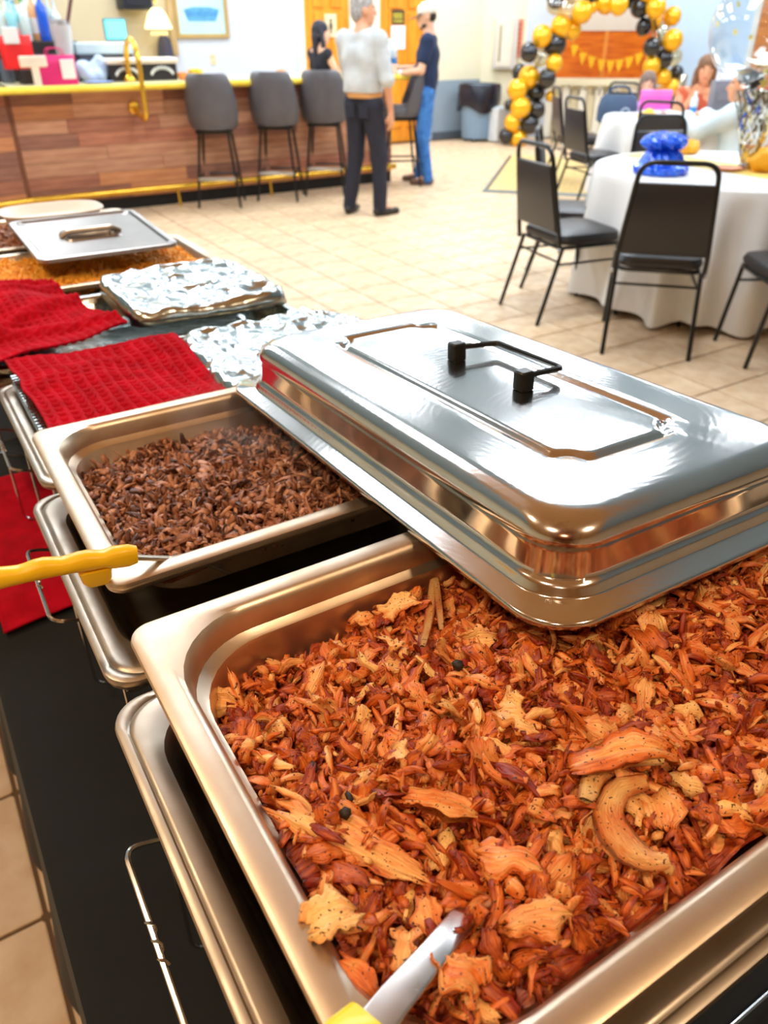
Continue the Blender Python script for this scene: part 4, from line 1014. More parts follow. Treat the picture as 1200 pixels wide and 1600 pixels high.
# ------------------------------------------------------------------ bar
YP = 7.72; BZ = 1.04; BXL, BXR = 1.12, 4.85
bar = thing('bar_counter', 'long bar counter faced with reddish brown planks and a yellow edge', 'bar', (BXL, YP, 0))
rb_ = np.random.RandomState(4)
plm = [M('plank_%s' % n, c, 0.5, col2=c2, scale=2.2, stretch=(1.2, 1, 14), detail=6, rnd=0.25) for n, c, c2 in (('red', (186, 122, 94), (150, 90, 68)), ('tan', (208, 154, 120), (178, 120, 90)), ('dark', (160, 108, 88), (126, 82, 66)), ('orange', (212, 146, 98), (182, 114, 72)))]
def plank_wall(o, length, turn, tag_):
    """planks on a vertical face that starts at the bar corner and runs along 'turn'"""
    dx, dy = math.cos(turn), math.sin(turn)
    ROW = 8; z0, z1 = 0.11, 1.0; hgt = (z1-z0)/ROW
    for r in range(ROW):
        x = 0.0; z = z0+r*hgt
        first = True
        while x < length-0.02:
            w = rb_.uniform(0.55, 1.25)*(rb_.uniform(0.4, 1) if first else 1); first = False
            w = min(w, length-x)
            if length-x-w < 0.2: w = length-x
            pr = rb_.uniform(0.012, 0.02)
            mb = MB(); mb.box(0.0015, w-0.0015, -pr, 0.0, 0.0015, hgt-0.0015)
            q = mb.build('plank', plm[rb_.choice(4, p=[0.35, 0.3, 0.2, 0.15])], o, False)
            q.location = (x*dx, x*dy, z); q.rotation_euler = (0, 0, turn)
            x += w
plank_wall(bar, BXR-BXL, 0.0, 'front')
WT = math.pi+0.24; WL = 2.6
mbw = MB()
# left wing faces the room as well: planks laid on the outer side
dx, dy = math.cos(WT), math.sin(WT)
ROW = 8; hgt = (1.0-0.11)/ROW
for r in range(ROW):
    x = 0.02
    while x < WL-0.02:
        w = min(rb_.uniform(0.5, 1.1), WL-x); w = WL-x if WL-x-w < 0.2 else w
        mb = MB(); mb.box(0.0015, w-0.0015, 0.0, rb_.uniform(0.012, 0.02), 0.0015, hgt-0.0015)
        q = mb.build('plank', plm[rb_.choice(4, p=[0.45, 0.05, 0.45, 0.05])], bar, False); q.location = (x*dx, x*dy, 0.11+r*hgt); q.rotation_euler = (0, 0, WT); x += w
dk = M('bar_dark', (60, 38, 28), 0.6); kick = M('kick_black', (24, 24, 26), 0.6)
o = MB().bev(-0.028, 0.012, -0.03, 0.02, 0.1, 1.0, 0.006).build('corner_trim', M('corner_trim', (120, 70, 44), 0.5), bar)
LX = BXR-BXL
MB().box(0, LX, 0.0, 0.1, 0.1, 1.0).build('carcass', dk, bar, False); MB().box(0, LX, 0.03, 0.12, 0, 0.11).build('kick_board', kick, bar, False)
mb = MB(); n = Vector((-dy, dx, 0))*-1
P = [Vector((0, 0, 0)), Vector((dx, dy, 0))*WL]; bk = [p+Vector((0, 0.1, 0)) for p in P]
mb.add([(P[0].x, 0.002, 0.1), (P[1].x, P[1].y+0.002, 0.1), (bk[1].x, bk[1].y, 0.1), (bk[0].x, bk[0].y, 0.1), (P[0].x, 0.002, 1), (P[1].x, P[1].y+0.002, 1), (bk[1].x, bk[1].y, 1), (bk[0].x, bk[0].y, 1)], [(0, 3, 2, 1), (4, 5, 6, 7), (0, 1, 5, 4), (1, 2, 6, 5), (2, 3, 7, 6), (3, 0, 4, 7)]); mb.build('wing_carcass', dk, bar, False)
topm = M('bar_top', (232, 226, 190), 0.25, col2=(218, 206, 160), scale=3); edgem = M('bar_edge_yellow', (250, 226, 84), 0.3, col2=(244, 208, 60), scale=5)
MB().bev(-0.05, LX+0.04, -0.26, 0.5, 0.995, BZ, 0.012).build('bar_top', topm, bar)
w1 = Vector((dx, dy, 0)); nn = Vector((dy, -dx, 0))
mb = MB(); A = Vector((0.0, -0.26, 0)); A2 = A+w1*WL; B2 = A2+Vector((-0.18, 0.74, 0)); B_ = Vector((0, 0.5, 0))
pts = [A, B_, B2, A2]; mb.loft([[(p.x, p.y, z) for p in pts] for z in (0.995, BZ)], 0, True, True); mb.build('wing_top', topm, bar, False)
def edge_tube(a, b, name='edge_trim'):
    mb = MB(); mb.tube([a, b], 0.027, 10); return mb.build(name, edgem, bar)
edge_tube((A.x-0.01, A.y, 1.015), (LX+0.04, -0.26, 1.015)); edge_tube((A.x, A.y, 1.015), (A2.x, A2.y, 1.015))
MB().box(LX-0.05, LX, 0.0, 0.5, 0, 1.0).build('end_panel', dk, bar, False)
railm = M('rail_gold', (246, 196, 74), 0.25, 0.8, col2=(236, 180, 60))
mb = MB(); mb.tube([(0, -0.09, 0.17), (LX, -0.09, 0.17)], 0.028, 10); mb.build('foot_rail', railm, bar)
mb = MB(); f0 = Vector((0, -0.09, 0.17)); f1 = f0+w1*WL; mb.tube([f0, f1], 0.028, 10); mb.build('foot_rail', railm, bar)
for x in (0.35, 1.3, 2.25, 3.2):
    mb = MB(); mb.tube(round_path([(x, 0.02, 0.17), (x, -0.09, 0.15), (x, -0.11, 0.0)], 0.02), 0.012, 6); mb.build('rail_bracket', railm, bar)
# curved brass service rail
xs = aty(204, 119, YP-0.06).x-BXL
mb = MB(); y1, y2 = -0.02, -0.36
pts = [(xs, y1, BZ), (xs, y1, 1.16)]+arc((xs, (y1+y2)/2, 1.19), (y1-y2)/2, 0, 180, 14, 'yz')+[(xs, y2, 1.1), (xs, y2, 0.95), (xs, y2+0.01, 0.84)]+arc((xs, y2+0.06, 0.82), 0.05, 180, 300, 6, 'yz')+[(xs, -0.1, 0.80), (xs, -0.018, 0.84)]
o = mb.tube(pts, 0.022, 10).build('service_rail', railm, bar)
mb = MB(); mb.lathe([(0.05, 0), (0.05, 0.02), (0.03, 0.05)], 16, (xs, y1, BZ)); mb.build('rail_flange', railm, bar)
mb = MB(); mb.ell((xs, -0.03, 0.84), (0.055, 0.02, 0.055)); mb.build('rail_flange', railm, bar)

# bar stools
def make_stool():
    t = thing('bar_stool', 'x', 'bar stool', (0, 0, 0), 0, 'bar stools along the bar')
    vm = M('stool_vinyl', (92, 88, 92), 0.42, var=0.12, bump=0.08, bscale=150, bdist=0.001)
    # wrap-around back shell
    loops = []
    for z, w, d in ((0.66, 0.20, 0.20), (0.70, 0.225, 0.225), (0.80, 0.235, 0.235), (0.92, 0.235, 0.235), (1.02, 0.225, 0.225), (1.08, 0.205, 0.21), (1.105, 0.18, 0.2)):
        lean = (z-0.66)*0.16
        op = 0.0 if z < 0.8 else (z-0.8)/0.3
        a0, a1 = math.radians(188+op*22), math.radians(352-op*22)
        outer = [(w*math.cos(a), d*math.sin(a)-lean+0.02, z) for a in np.linspace(a0, a1, 16)]
        inner = [((w-0.045)*math.cos(a), (d-0.045)*math.sin(a)-lean+0.02, z+0.0) for a in np.linspace(a1, a0, 16)]
        loops.append(outer+inner)
    mb = MB(); mb.loft(loops, 0, True, True); b = mb.build('backrest', vm, t)
    b.data.set_sharp_from_angle(angle=math.radians(70))
    mb = MB(); mb.loft([[(0.215*s*math.cos(a), 0.02+0.225*s*math.sin(a), z) for a in [2*math.pi*k/28 for k in range(28)]] for s, z in ((0.86, 0.655), (0.98, 0.67), (1.0, 0.71), (0.95, 0.745), (0.8, 0.76), (0.3, 0.765))], 0, True, True); mb.build('seat', vm, t)
    bm_ = BLACKM()
    mb = MB(); mb.bev(-0.16, 0.16, -0.14, 0.18, 0.625, 0.655, 0.02); mb.build('seat_frame', bm_, t)
    for sx in (-1, 1):
        for sy in (-1, 1):
            mb = MB(); mb.tube([(sx*0.13, 0.02+sy*0.12, 0.64), (sx*0.165, 0.02+sy*0.16, 0.3), (sx*0.195, 0.02+sy*0.2, 0.0)], 0.012, 8); mb.build('leg', bm_, t)
    for sx in (-1, 1):
        mb = MB(); mb.tube([(sx*0.17, -0.15, 0.25), (sx*0.17, 0.19, 0.25)], 0.01, 8); mb.build('stretcher', bm_, t)
    mb = MB(); mb.tube([(-0.17, 0.19, 0.25), (0.17, 0.19, 0.25)], 0.01, 8); mb.build('stretcher', bm_, t)
    mb = MB(); mb.bev(-0.17, 0.17, -0.165, -0.145, 0.235, 0.265, 0.006); mb.build('foot_rest', M('foot_rest', (190, 190, 190), 0.3, 0.8), t)
    return t
st = make_stool()
sx_ = [(2.79, 7.48, -0.5), (3.41, 7.48, -0.62), (3.93, 7.48, -0.6), (4.88, 7.55, 1.15)]
lb_ = ['dark grey bucket bar stool standing beside the curved brass rail', 'dark grey bucket bar stool between two other stools at the bar', 'dark grey bucket bar stool partly behind the man in the grey shirt', 'dark bar stool turned sideways at the end of the bar between the two men']
for k, (x, y, r) in enumerate(sx_):
    o = st if k == 0 else copy_tree(st)
    o.location = (x, y, 0); o.rotation_euler = (0, 0, r); o['label'] = lb_[k]

# things on the bar
def bt(u, v): return aty(u, v, 7.62)
def onbar(u, y): 
    p = aty(u, 120, y); return Vector((p.x, y, BZ))
rbot = np.random.RandomState(8)
def bottle(name, label, loc, h, r, body, cap, lab=None, group=None, shoulder=0.6, neck=0.32):
    t = thing(name, label, 'bottle', loc, 0, group)
    MB().lathe([(r*0.9, 0), (r, 0.01), (r, h*shoulder), (r*0.85, h*(shoulder+0.06)), (r*neck, h*(shoulder+0.16)), (r*neck*0.9, h*0.93)], 16).build('glass', body, t)
    MB().lathe([(r*neck*1.05, h*0.92), (r*neck*1.05, h*0.99), (r*neck*0.9, h)], 12).build('cap', cap, t)
    if lab: MB().lathe([(r*1.012, h*0.15), (r*1.012, h*0.45)], 16, cap0=False, cap1=False).build('label_band', lab, t)
    return t
def gl(n, c): return M('glass_'+n, c, 0.12, 0.0, var=0.06, coat=0.4)
wl = M('label_white', (240, 236, 228), 0.6, var=0.1, scale=60)
# back shelf (bottle rack) behind the bar
YS = 8.35
rack = thing('bottle_rack', 'black stepped back bar rack holding the liquor bottles', 'rack', (aty(60, 90, YS).x, YS, 0))
zr = aty(60, 64, YS).z
MB().bev(-1.3, aty(118, 80, YS).x-rack.location.x, -0.14, 0.2, 0, zr, 0.01).build('step', M('rack_black', (44, 34, 34), 0.5), rack)
MB().bev(-1.3, aty(70, 80, YS).x-rack.location.x, 0.2, 0.5, 0, zr+0.12, 0.01).build('step', M('rack_black', (44, 34, 34), 0.5), rack)
specs = [(5, 'clear', (206, 220, 214), (220, 220, 214)), (14, 'pale', (222, 224, 196), (200, 190, 160)), (25, 'aqua', (150, 214, 222), (40, 160, 190)), (32, 'aqua', (170, 220, 226), (40, 160, 190)), (45, 'clear', (214, 222, 214), (40, 160, 50)), (60, 'peach', (240, 176, 120), (236, 90, 100)), (73, 'blue', (26, 90, 210), (30, 70, 190)), (84, 'clear', (216, 220, 206), (220, 214, 190)), (94, 'clear', (220, 226, 224), (190, 200, 210))]
nm = {'clear': 'clear glass liquor bottle', 'pale': 'pale yellow liquor bottle', 'aqua': 'aqua blue liquor bottle', 'peach': 'peach liquor bottle with red cap', 'blue': 'cobalt blue liquor bottle'}
ord_ = ['at the end of the back bar rack', 'with a cream cap on the back bar rack', 'with a teal cap beside the green capped one', 'with a teal cap next to the pale yellow one', 'with a bright green cap on the back bar rack', 'on the back bar rack', 'on the back bar rack', 'with a cream cap beside the blue bottle', 'with a grey cap at the open end of the rack']
for k, (u, n, c, cc) in enumerate(specs):
    p = aty(u, 64, YS-0.02+0.05*(k % 2)); hh = [0.34, 0.30, 0.32, 0.30, 0.31, 0.38, 0.40, 0.34, 0.30][k]
    bottle('liquor_bottle', nm[n]+' '+ord_[k], (p.x, YS-0.02+0.05*(k % 2), zr), hh, 0.042, gl(n, c), M('cap_%d%d%d' % cc, cc, 0.4), wl if k % 2 else None, 'liquor bottles on the back bar rack')
for k in range(7):
    p = aty(6+9*k, 40, YS+0.35); cc = [(214, 206, 180), (226, 226, 214), (190, 196, 180), (200, 176, 120), (226, 226, 220), (240, 230, 210), (240, 236, 230)][k]
    bottle('liquor_bottle', ['slim tan', 'tall white', 'grey green', 'amber', 'frosted white', 'cream', 'ivory'][k]+' bottle on the upper step of the back bar rack', (p.x, YS+0.35, zr+0.12), 0.34+0.05*(k % 3), 0.036, gl('b%d' % k, cc), M('cap_%d' % k, [(210, 150, 60), (190, 190, 190)][k % 2], 0.4), wl, 'liquor bottles on the back bar rack')
# small labelled jars in the rack front
for k, (u, c) in enumerate(((61, (240, 226, 150)), (80, (226, 196, 214)), (96, (240, 204, 130)), (5, (90, 100, 116)))):
    p = aty(u, 88, 8.05); t = thing('mixer_jar', ['pale yellow', 'lilac', 'golden', 'dark grey'][k]+' mixer jar standing in front of the bottle rack', 'jar', (p.x, 8.05, BZ-0.0))
    MB().lathe([(0.05, 0), (0.055, 0.02), (0.055, 0.16), (0.05, 0.18)], 16).build('jar_body', M('jar_%d' % k, c, 0.35, var=0.1), t); MB().lathe([(0.052, 0.18), (0.052, 0.205), (0.045, 0.21)], 16).build('lid', M('jar_lid', (40, 36, 36), 0.4), t)
# red and pink gift bags, black box, white cross stand
def bag(name, label, u, v0, v1, w, d, y, mat, extra=None):
    p = aty(u, v1, y); h = aty(u, v0, y).z-BZ; t = thing(name, label, 'bag', (p.x, y, BZ))
    mb = MB(); mb.loft([[(x, yy, z) for x, yy in rrect(w/2*s, d/2*s2, 0.006, 2)] for s, s2, z in ((0.97, 1, 0), (0.99, 1, h*0.3), (1.0, 0.9, h*0.7), (1.02, 0.8, h))], 0, True, False); o = mb.build('body', mat, t); m = o.modifiers.new('t', 'SOLIDIFY'); m.thickness = 0.002
    for s in (-1, 1):
        mb = MB(); mb.tube(round_path([(-w*0.22, s*d*0.38, h-0.02), (-w*0.2, s*d*0.38, h+0.05), (w*0.2, s*d*0.38, h+0.05), (w*0.22, s*d*0.38, h-0.02)], 0.04), 0.004, 6); mb.build('handle', mat, t)
    return t, h
t, h = bag('gift_bag', 'bright red bag on the bar beside the bottles', 31, 80, 104, 0.24, 0.12, 7.85, M('bag_red', (240, 16, 16), 0.5)); t.location.z = BZ+0.11
MB().bev(-0.09, 0.03, -0.075, -0.058, h*0.75, h*1.25, 0.012).build('label_card', WHITE(), t)
o = MB().bev(-0.16, 0.16, -0.09, 0.09, 0, 0.108, 0.01).build('black_tray', M('tray_black', (40, 30, 32), 0.5), None, True, loc=(t.location.x+0.14, 7.85, BZ)); tag(o, 'low black box under the red bag on the bar', 'box')
t, h = bag('gift_bag', 'hot pink bag with a white label on the bar', 92, 86, 124, 0.29, 0.12, 7.62, M('bag_pink', (226, 28, 112), 0.5))
MB().bev(0.02, 0.13, -0.072, -0.06, h*0.2, h*0.86, 0.006).build('label_card', WHITE(), t)
p = aty(58, 122, 7.56); t = thing('tap_sign', 'white T shaped card stand on the bar beside the pink bag', 'sign', (p.x, 7.56, BZ))
MB().bev(-0.03, 0.03, -0.01, 0.01, 0.0, 0.2, 0.006).build('stem', M('card_cream', (246, 226, 204), 0.5), t); MB().bev(-0.11, 0.10, -0.014, 0.012, 0.13, 0.21, 0.012).build('cross_bar', M('card_cream', (246, 226, 204), 0.5), t)
# folded papers at the end of the bar, blender jug, towels
p = aty(150, 110, 7.9); t = thing('drink_blender', 'clear jug drink blender with a bluish base on the bar', 'blender', (p.x-0.22, 7.95, BZ))
MB().lathe([(0.085, 0), (0.09, 0.04), (0.075, 0.14), (0.06, 0.16)], 18).build('base', M('blender_base', (176, 200, 226), 0.35), t)
MB().lathe([(0.055, 0.16), (0.07, 0.22), (0.085, 0.40), (0.088, 0.42)], 18).build('jug', M('jug_grey', (206, 206, 206), 0.15, coat=0.4), t)
MB().lathe([(0.088, 0.42), (0.07, 0.45), (0.03, 0.46)], 18).build('lid', M('jug_lid', (120, 108, 104), 0.4), t)
mb = MB(); mb.tube([(0.03, 0, 0.34), (0.13, -0.02, 0.62)], 0.016, 8); t2 = mb.build('straw_bundle', M('straw_brown', (110, 66, 60), 0.5), t)
p = aty(146, 110, 7.85); o = sdf_obj('bar_cloth', [('e', (0, 0, 0.05), (0.12, 0.1, 0.06)), ('e', (0.06, 0, 0.13), (0.07, 0.06, 0.07)), ('e', (-0.08, 0, 0.1), (0.06, 0.07, 0.07))], M('cloth_ltblue', (196, 216, 240), 0.8), None, 0.012, 0.03, lambda x, y, z: 0.006*np.sin(x*60+z*40)+0*y); o.location = (p.x, 7.85, BZ-0.0); tag(o, 'crumpled pale blue cloth beside the blender on the bar', 'cloth')
p = aty(152, 118, 7.62); o = MB().lathe([(0.09, 0), (0.12, 0.012), (0.125, 0.016), (0.1, 0.016)], 24).build('blue_dish', M('dish_blue', (150, 170, 226), 0.4), None, True, loc=(p.x, 7.62, BZ)); tag(o, 'small flat blue dish at the front of the bar', 'dish')
# register: screen on a pale console
p = aty(170, 88, 8.1); t = thing('cash_register', 'point of sale register with a glowing cyan screen', 'register', (p.x, 8.15, BZ))
MB().bev(-0.28, 0.2, -0.15, 0.15, 0.0, 0.2, 0.02).build('drawer', M('reg_dark', (92, 92, 104), 0.4), t); MB().bev(-0.3, 0.22, -0.17, 0.15, 0.2, 0.29, 0.02).build('console', M('reg_pale', (206, 226, 232), 0.4), t)
s = MB().bev(0.0, 0.2, -0.05, -0.01, 0.30, 0.47, 0.015).build('screen', M('reg_case', (70, 140, 150), 0.4), t); MB().box(0.012, 0.188, -0.053, -0.05, 0.315, 0.455).build('display', M('display_cyan', (120, 226, 226), 0.4, emit=1.0), s, False)
# black condiment caddy with white scallops and a pale cover
p = aty(228, 118, 7.72); t = thing('garnish_tray', 'black bar garnish tray with a white scalloped front and pale cover', 'tray', (p.x, 7.85, BZ))
MB().bev(-0.30, 0.30, -0.1, 0.1, 0, 0.13, 0.012).build('tray_body', M('tray_blk', (36, 30, 32), 0.4), t); MB().bev(-0.32, 0.32, -0.11, 0.11, 0.13, 0.175, 0.02).build('cover', M('tray_cover', (240, 224, 206), 0.4), t)
for g in (-0.15, 0.16):
    for k in range(9):
        a = math.radians(20+140*k/8); MB().ell((g+0.1*math.cos(a), -0.102, 0.035+0.065*math.sin(a)), (0.012, 0.006, 0.016), 8, 5).build('scallop', WHITE(), t)
# small bowls on the bar
for u, c, n, r in ((306, (250, 204, 40), 'yellow', 0.07), (285, (236, 150, 80), 'orange', 0.05), (440, (240, 170, 110), 'peach', 0.05)):
    p = onbar(u, 7.75); t = thing('snack_bowl', 'small %s paper bowl on the bar top' % n, 'bowl', p)
    MB().lathe([(r*0.5, 0), (r*0.7, 0.01), (r, r*1.1), (r*0.96, r*1.1), (r*0.6, 0.02)], 20).build('bowl', M('bowl_'+n, c, 0.5), t)
    MB().ell((0, 0, r*0.95), (r*0.8, r*0.8, r*0.3), 12, 6).build('contents', M('bowl_in_'+n, tuple(int(x*0.9) for x in c), 0.6, bump=0.5, bscale=60), t)
# case of water bottles behind the man
p = onbar(600, 7.85); 
for i in range(4):
    for j in range(2):
        bottle('water_bottle', 'clear water bottle with a blue label in the pack on the bar', (p.x-0.1+0.068*i, 7.82+0.07*j, BZ), 0.30, 0.032, gl('water', (226, 236, 244)), WHITE(), M('label_blue', (70, 150, 220), 0.5), 'water bottles on the bar', 0.68, 0.4)
# hanging lamp, dark wall speaker, dark coat by the wall edge
p = aty(250, 45, YB-0.35); t = thing('wall_lamp', 'glowing yellow glass wall lamp near the panel edge', 'lamp', (p.x, YB-0.3, p.z))
MB().lathe([(0.15, 0.0), (0.145, 0.03), (0.10, 0.14), (0.05, 0.2)], 20, cap0=False).build('shade', M('lamp_glow', (255, 240, 170), 0.5, emit=2.2), t)
mb = MB(); mb.tube([(0, 0, 0.26), (0, 0.1, 0.33), (0, 0.29, 0.33)], 0.015); mb.build('arm', GOLD(), t)
for k in range(5): MB().ell((-0.08+0.04*k, 0, -0.05), (0.018, 0.018, 0.02), 8, 6).build('crystal_drop', M('crystal', (255, 236, 180), 0.2, emit=0.5), t)
p = aty(217, 15, YB-0.3); t = thing('wall_speaker', 'black box speaker mounted high on the beige wall', 'speaker', (p.x, YB-0.02, p.z))
MB().bev(-0.17, 0.17, -0.28, 0, 0, 0.3, 0.015).build('cabinet', M('spk', (24, 24, 40), 0.5), t); MB().bev(-0.14, 0.14, -0.29, -0.28, 0.03, 0.27, 0.01).build('grille', M('spk_g', (16, 16, 28), 0.7), t)
p = aty(262, 102, YB-0.1); t = thing('hanging_coat', 'dark grey coat hanging beside the panel edge', 'coat', (p.x, YB-0.06, p.z))
hh = aty(262, 54, YB-0.1).z-p.z
mb = MB(); mb.loft([[(0.09*s*math.cos(a), -0.03+0.05*s*math.sin(a)+0.01*math.cos(5*a), z*hh) for a in [2*math.pi*k/20 for k in range(20)]] for s, z in ((1.15, 0), (1.1, 0.3), (1.0, 0.6), (0.8, 0.85), (0.35, 1.0))], 0, True, True); mb.build('fabric', M('coat_grey', (70, 70, 90), 0.8), t)
mb = MB(); mb.tube([(0, 0.06, hh*0.97), (0, -0.02, hh*0.99), (0, -0.03, hh*1.02)], 0.008, 6); mb.build('hook', GOLD(), t)

# ------------------------------------------------------------------ round tables and chairs
def round_table(cx, cy, r, label, clabel, seed, nf=17):
    t = thing('round_table', label, 'table', (cx, cy, 0), 0.4, 'round banquet tables')
    MB().lathe([(r-0.03, 0.705), (r-0.012, 0.71), (r-0.012, 0.735), (r-0.03, 0.74)], 48).build('tabletop', M('table_top', (190, 186, 178), 0.5), t)
    for k in range(4):
        a = k*math.pi/2; mb = MB(); mb.tube([(0.45*math.cos(a), 0.45*math.sin(a), 0.705), (0.52*math.cos(a), 0.52*math.sin(a), 0.0)], 0.014, 8); mb.build('leg', BLACKM(), t)
    rs = np.random.RandomState(seed); n = 340; A = np.linspace(0, 2*np.pi, n, endpoint=False)
    ph = A*nf+1.4*np.sin(A*3+seed)+0.9*np.sin(A*5+1)
    loops = []
    for rr in (0.02, 0.4, 0.7, 0.9, 0.97): loops.append([(rr*r*math.cos(a), rr*r*math.sin(a), 0.7455) for a in A])
    for rr, z in ((0.985, 0.7445), (0.997, 0.741), (1.003, 0.732)): loops.append([(rr*r*math.cos(a), rr*r*math.sin(a), z) for a in A])
    for q in range(1, 19):
        f = q/18; z = 0.732-f*(0.732-0.045)
        fold = (0.5+0.5*np.sin(ph))**1.3; rad = r*1.004+f**0.7*(0.012+0.105*fold*(0.7+0.3*np.sin(A*2+seed))); zz = z+f*0.025*np.sin(ph*0.5+1)
        loops.append([(rd*math.cos(a), rd*math.sin(a), max(z_, 0.012)) for rd, a, z_ in zip(rad, A, zz)])
    mb = MB(); mb.loft(loops, 0, True, False); o = mb.build('tablecloth', M('cloth_white', (238, 236, 232), 0.75, var=0.03, scale=5, bump=0.05, bscale=400, bdist=0.001, sheen=0.2), None, True, loc=(cx, cy, 0.0)); o.data.set_sharp_from_angle(angle=math.radians(80))
    tag(o, clabel, 'tablecloth', 'white round tablecloths')
T1 = (4.30, 3.10); T2 = (6.55, 5.25)
round_table(*T1, 0.77, 'round banquet table holding the blue gift', 'white cloth on the round table with the blue gift', 1)
round_table(*T2, 0.77, 'round banquet table where the women and girl sit', 'white cloth on the round table where the women and girl sit', 2)
def make_chair():
    t = thing('banquet_chair', 'x', 'chair', (0, 0, 0), 0, 'black banquet chairs')
    fm = M('chair_frame', (16, 15, 15), 0.3, 0.0, var=0.1); vm = VINYL()
    # back frame: inverted U that runs down into the rear of the seat
    wt, wb = 0.17, 0.215
    up = round_path([(-wb, -0.205, 0.40), (-wb, -0.215, 0.47), (-wt, -0.295, 0.925), (wt, -0.295, 0.925), (wb, -0.215, 0.47), (wb, -0.205, 0.40)], 0.07, 7)
    mb = MB(); mb.tube(up, 0.0125, 10); mb.build('back_frame', fm, t)
    mb = MB(); L_ = []
    for f, dz in ((0.0, 0), (0.03, 0), (0.5, 0), (0.97, 0), (1.0, 0)):
        z = 0.50+f*0.335; yb = -0.22-(z-0.47)*0.178; w = wb-(wb-wt)*(z-0.47)/0.455-0.008; th = 0.012 if f in (0.0, 1.0) else 0.022
        L_.append([(-w, yb-th*0.6, z), (-w*0.5, yb-th*0.75, z), (w*0.5, yb-th*0.75, z), (w, yb-th*0.6, z), (w, yb+th, z), (w*0.5, yb+th*1.4, z), (-w*0.5, yb+th*1.4, z), (-w, yb+th, z)])
    mb.loft(L_, 0, True, True); mb.build('backrest', vm, t)
    mb = MB(); mb.loft([[(x, y+0.01, z) for x, y in rrect(hx, hy, 0.07, 6)] for hx, hy, z in ((0.19, 0.195, 0.425), (0.205, 0.21, 0.435), (0.21, 0.215, 0.455), (0.20, 0.205, 0.478), (0.17, 0.175, 0.488), (0.08, 0.08, 0.491))], 0, True, True); mb.build('seat', vm, t)
    mb = MB(); mb.tube([(x, y+0.01, 0.415) for x, y in rrect(0.195, 0.2, 0.05, 4)], 0.011, 8, closed=True); mb.build('seat_frame', fm, t)
    for s in (-1, 1):
        mb = MB(); mb.tube([(s*0.205, -0.18, 0.415), (s*0.215, -0.30, 0.0)], 0.0115, 8); mb.build('leg', fm, t)
        mb = MB(); mb.tube([(s*0.20, 0.19, 0.415), (s*0.205, 0.245, 0.0)], 0.0115, 8); mb.build('leg', fm, t)
        mb = MB(); mb.tube([(s*0.207, -0.205, 0.33), (s*0.202, 0.20, 0.33)], 0.007, 6); mb.build('stretcher', fm, t)
    mb = MB(); mb.tube([(-0.2, -0.2, 0.345), (0.2, -0.2, 0.345)], 0.007, 6); mb.build('stretcher', fm, t)
    for s in (-1, 1):
        mb = MB(); mb.ell((s*0.222, -0.212, 0.41), (0.008, 0.012, 0.012), 8, 6); mb.build('rivet', CHROME(), t)
    return t
ch0 = make_chair(); used = [False]
def chair(x, y, rz, label):
    if not used[0]: o = ch0; used[0] = True
    else: o = copy_tree(ch0)
    o.location = (x, y, 0); o.rotation_euler = (0, 0, rz); o['label'] = label
    return o
def toward(x, y, c): return math.atan2(c[1]-y, c[0]-x)-math.pi/2
def chair_at(c, ang, dist, label, dr=0.0):
    a = math.radians(ang); x, y = c[0]+dist*math.cos(a), c[1]+dist*math.sin(a)
    return chair(x, y, toward(x, y, c)+dr, label)
a = atz(935, 553, 0); b = atz(1080, 565, 0); mid = (a+b)/2; ax = (b-a).normalized(); fw = Vector((-ax.y, ax.x, 0))
c_ = mid+fw*0.30
chair(c_.x, c_.y, math.atan2(ax.y, ax.x), 'black banquet chair with its back right in front of the blue gift')
a = atz(780, 475, 0); b = atz(840, 510, 0); mid = (a+b)/2; ax = (b-a).normalized(); fw = Vector((-ax.y, ax.x, 0)); c_ = mid+fw*0.30
chair(c_.x, c_.y, math.atan2(ax.y, ax.x), 'black banquet chair standing sideways beside the white tablecloth')
p = atz(903, 325, 0.47); chair(p.x, p.y, toward(p.x, p.y, T1)+0.1, 'black banquet chair just behind the sideways one at the blue gift table')
chair(3.76, 2.19, math.radians(58.5), 'black banquet chair turned sideways beside the white tablecloth folds')
p = atz(1035, 188, 0.9); q = Vector((T1[0], T1[1], 0))-p; q.z = 0; q.normalize(); p = p+q*0.28; chair(p.x, p.y, toward(p.x, p.y, T1), 'black banquet chair facing the blue gift from across its table')
chair_at(T1, 10, 1.1, 'black banquet chair beside the silver tinsel centrepiece')
p = atz(1033, 205, 0.7); q = Vector((T2[0], T2[1], 0))-p; q.z = 0; q.normalize(); p = p+q*0.2; chair(p.x, p.y, toward(p.x, p.y, T2), 'black banquet chair with its back to the blue gift table before the girl')
p = atz(905, 213, 0.47); chair(p.x, p.y, -2.1, 'black banquet chair turned edge on before the cream panelling')
p = atz(934, 240, 0.47); chair(p.x, p.y, -1.85, 'black banquet chair beside the navy shoulder bag')
p = atz(985, 178, 0.6); chair(p.x, p.y, -1.2, 'black banquet chair behind the girl in the lilac shirt')

